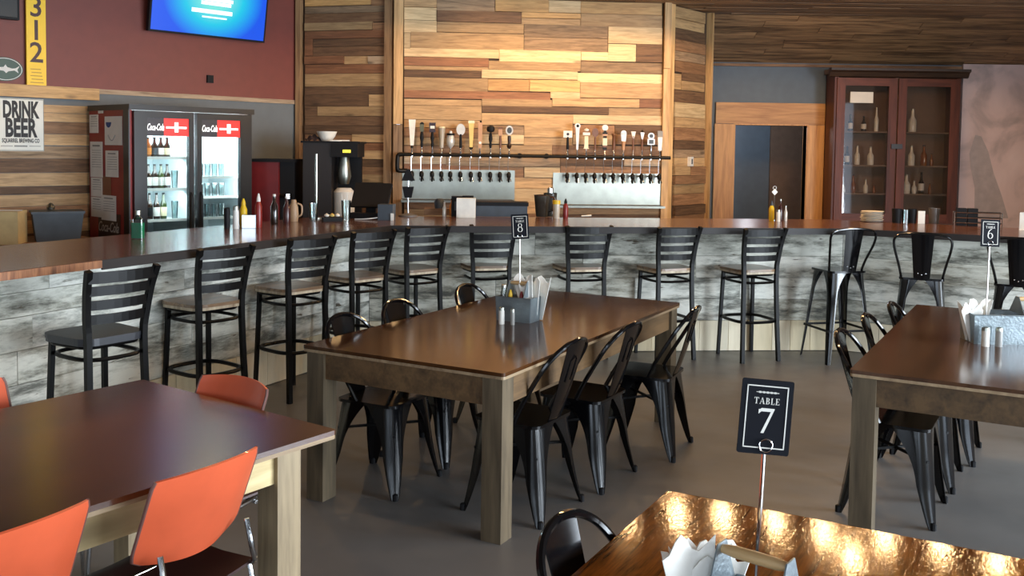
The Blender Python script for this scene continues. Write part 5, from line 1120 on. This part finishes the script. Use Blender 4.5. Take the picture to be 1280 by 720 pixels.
for x, h, w, m, lab in ((-.50, .185, .055, M_DARKP, 'black napkin dispenser left of the white one'), (-.405, .19, .05, M_DARKP, 'black napkin dispenser behind the white one')):
    t = empty('napkin_dispenser', (x, 8.83, Z), 0, lab, 'dispenser', 'napkin dispensers on the bar'); MB().box(-w, w, -.05, .05, 0, h).bevel(.006, 2).build('casing', m, t); MB().box(-w * .5, w * .5, -.052, -.05, h * .3, h * .75).build('slot', M_GREYP, t)
t = empty('napkin_dispenser', (-.415, 8.70, Z), 0, 'square white napkin dispenser on the bar', 'dispenser', 'napkin dispensers on the bar'); MB().box(-.085, .085, -.05, .05, 0, .175).bevel(.008, 2).build('casing', M_WHT, t); MB().box(-.07, .07, -.06, -.05, 0, .012).build('lip', M_WHT, t)
t = empty('counter_printer', (-.10, 8.93, Z), 2, 'wide low blue-grey printer on the bar behind the number 8 sign', 'printer')
MB().box(-.24, .24, -.10, .10, 0, .10).bevel(.01, 2).build('casing', M_GREYP, t); MB().box(-.25, .25, -.11, .11, .10, .135).bevel(.006, 1).build('lid', M_DARKP, t)
t = empty('glass_pitcher', (.28, 8.93, Z), 0, 'dark glass pitcher with a chrome rim right of the printer', 'pitcher')
MB().lathe([(.055, 0), (.075, .20), (.071, .20), (.05, .01), (0, .01)], 18).build('jug', plain('smoky_glass', '3c3a34', .15), t, smooth=True); MB().tube(smooth_path([(.07, 0, .19), (.12, 0, .17), (.11, 0, .07), (.06, 0, .05)], 4), .009, 6).build('handle', M_CHROME, t, smooth=True); MB().tube([(.075 * math.cos(a), .075 * math.sin(a), .20) for a in [i * math.pi / 9 for i in range(18)]], .005, 6, closed=True).build('rim', M_CHROME, t)
t = empty('glass_pitcher', (.36, 9.0, Z), 0, 'second dark pitcher behind the yellow-lidded jar', 'pitcher')
MB().lathe([(.05, 0), (.065, .22), (.061, .22), (.045, .01), (0, .01)], 18).build('jug', plain('smoky_glass_b', '35332e', .15), t, smooth=True); MB().lathe([(.03, .22), (.03, .26), (.02, .27)], 12).build('pourer', M_CHROME, t, smooth=True)
t = empty('yellow_lid_jar', (.405, 8.72, Z), 0, 'clear jar with a yellow lid on the bar', 'jar')
MB().lathe([(.03, 0), (.033, .13)], 14).build('jar_body', plain('jar_pale', 'b8ad9a', .2), t, smooth=True); MB().lathe([(.036, .13), (.036, .165)], 14).build('lid', M_YEL, t, smooth=True)
squeeze((.49, 8.74, Z), .18, M_RED, 'red ketchup bottle leaning by the yellow-lidded jar', .024, M_DARKP)
t = empty('bar_tool', (.70, 8.98, Z), 15, 'white-handled bar tool lying on the bar', 'utensil'); MB().tube([(-.05, 0, .008), (.05, .01, .012)], [.006, .009], 8).build('tool_body', M_WHT, t)
# condiments before the doorway
squeeze((2.385, 8.80, Z), .185, M_YEL, 'yellow mustard bottle on the bar before the doorway', .024, M_GREYP)
shaker((2.425, 8.72, Z), .11, M_WHT, 'white salt shaker before the doorway', r=.019)
bottle((2.465, 8.80, Z), .20, .026, plain('hot_sauce', '331512', .2), 'dark hot sauce bottle with a steel cap before the doorway', 'condiments before the doorway', None, M_STEEL)
bottle((2.515, 8.80, Z), .14, .016, M_CLBOT, 'small clear pepper bottle, rightmost of the condiments before the doorway', 'condiments before the doorway', None, M_STEEL)
t = empty('tag_holder', (2.43, 8.88, Z), 0, 'wire clip with a white diamond tag above the condiments', 'holder')
MB().tube([(0, 0, 0), (0, 0, .30)], .003, 6).tube([(.016 * math.cos(a), 0, .30 + .016 * math.sin(a)) for a in [i * math.pi / 8 for i in range(16)]], .002, 5, closed=True).lathe([(.03, 0), (.03, .006)], 12).build('wire', M_CHROME, t); MB().prism([(0, -.03), (.028, 0), (0, .03), (-.028, 0)], -.001, .001, Matrix.Translation((0, -.004, .262)) @ STAND).build('tag', M_WHT, t)
t = None
pl = None
for i in range(8):
    o = empty('white_plate', (3.33 + .004 * math.sin(i * 2), 8.86 + .003 * math.cos(i * 3), Z + .0125 * i), 0, None, 'plate', 'stack of white plates on the bar')
    o['label'] = ('white plate at the bottom of the stack on the right of the bar', 'white plate second from the bottom of the stack on the bar', 'white plate third from the bottom of the stack on the bar', 'white plate fourth from the bottom of the stack on the bar', 'white plate fifth from the bottom of the stack on the bar', 'white plate third from the top of the stack on the bar', 'white plate just below the topmost of the stack on the bar', 'topmost white plate of the stack on the bar')[i]
    MB().lathe([(.06, 0), (.085, .004), (.102, .0115), (.10, .0125), (.07, .007), (0, .006)], 24).build('plate_body', M_WHT, o, smooth=True)
for x, r, h, m, lab in ((3.52, .045, .13, M_DARKP, 'black cup left of the shining glass on the right of the bar'), (3.60, .035, .12, M_GLASSC, 'clear shining tumbler between black cups'), (3.66, .04, .13, M_DARKP, 'black cup left of the white card'), (3.86, .05, .14, plain('smoky_jar', '5a5450', .15), 'smoky glass jar left of the wire rack')):
    t = empty('cup', (x, 8.76, Z), 0, lab, 'cup', 'cups on the right of the bar'); MB().lathe([(r * .85, 0), (r, h), (r * .93, h), (r * .8, .01), (0, .01)], 16).build('cup_body', m, t, smooth=True)
t = empty('white_card', (3.72, 8.70, Z), -8, 'small white card standing beside the black cups', 'card'); MB().box(-.03, .03, -.004, .004, 0, .115).build('sheet', M_WHT, t)
rk = empty('wire_rack', (4.13, 8.50, Z), -20, 'chrome three-rail wire rack on the bar before the pink plaster', 'rack')
for z in (.03, .075, .12):
    MB().tube([(-.19, -.07, z), (.19, -.07, z), (.19, .07, z), (-.19, .07, z)], .005, 6, closed=True).build('rail', M_CHROME, rk)
for x in (-.19, .19):
    for y in (-.07, .07): MB().tube([(x, y, 0), (x, y, .125)], .005, 6).build('upright', M_CHROME, rk)
for k, x in enumerate((-.13, -.04)):
    t = empty('menu_block', wpt(rk, x, 0, .0), -20, ('dark boxed menu block at the left in the wire rack', 'second dark boxed menu block in the wire rack')[k], 'box', 'menu blocks in the rack'); MB().box(-.04, .04, -.05, .05, .0, .155).bevel(.003, 1).build('block_body', M_DARKP, t)
t = empty('white_menu', (4.345, 8.09, Z), -25, 'white menu card cut by the right edge on the bar', 'menu'); MB().box(-.05, .05, -.003, .003, 0, .15).box(-.05, .05, -.03, .03, 0, .005).build('sheet', M_WHT, t)
# bar lamps under the ceiling
for x, y, z in LAMPS:
    t = empty('ceiling_lamp', (x, y, z), 0, 'small black ceiling lamp with a warm bulb above the bar', 'lamp', 'warm lamps above the bar')
    MB().lathe([(.05, 0), (.06, .03), (.03, .09), (.012, CEIL - z)], 14).build('lamp_housing', M_DARKP, t, smooth=True)
    MB().lathe([(0, -.08), (.03, -.07), (.038, -.04), (.03, -.012), (.018, .0)], 12).build('bulb', plain('warm_bulb', 'ff9c38', .4, emit=24, var=0) if 'bulb' not in M_SKIN else M_SKIN['bulb'], t, smooth=True)
    if 'bulb' not in M_SKIN: M_SKIN['bulb'] = KIDS(t)[-1].data.materials[0]
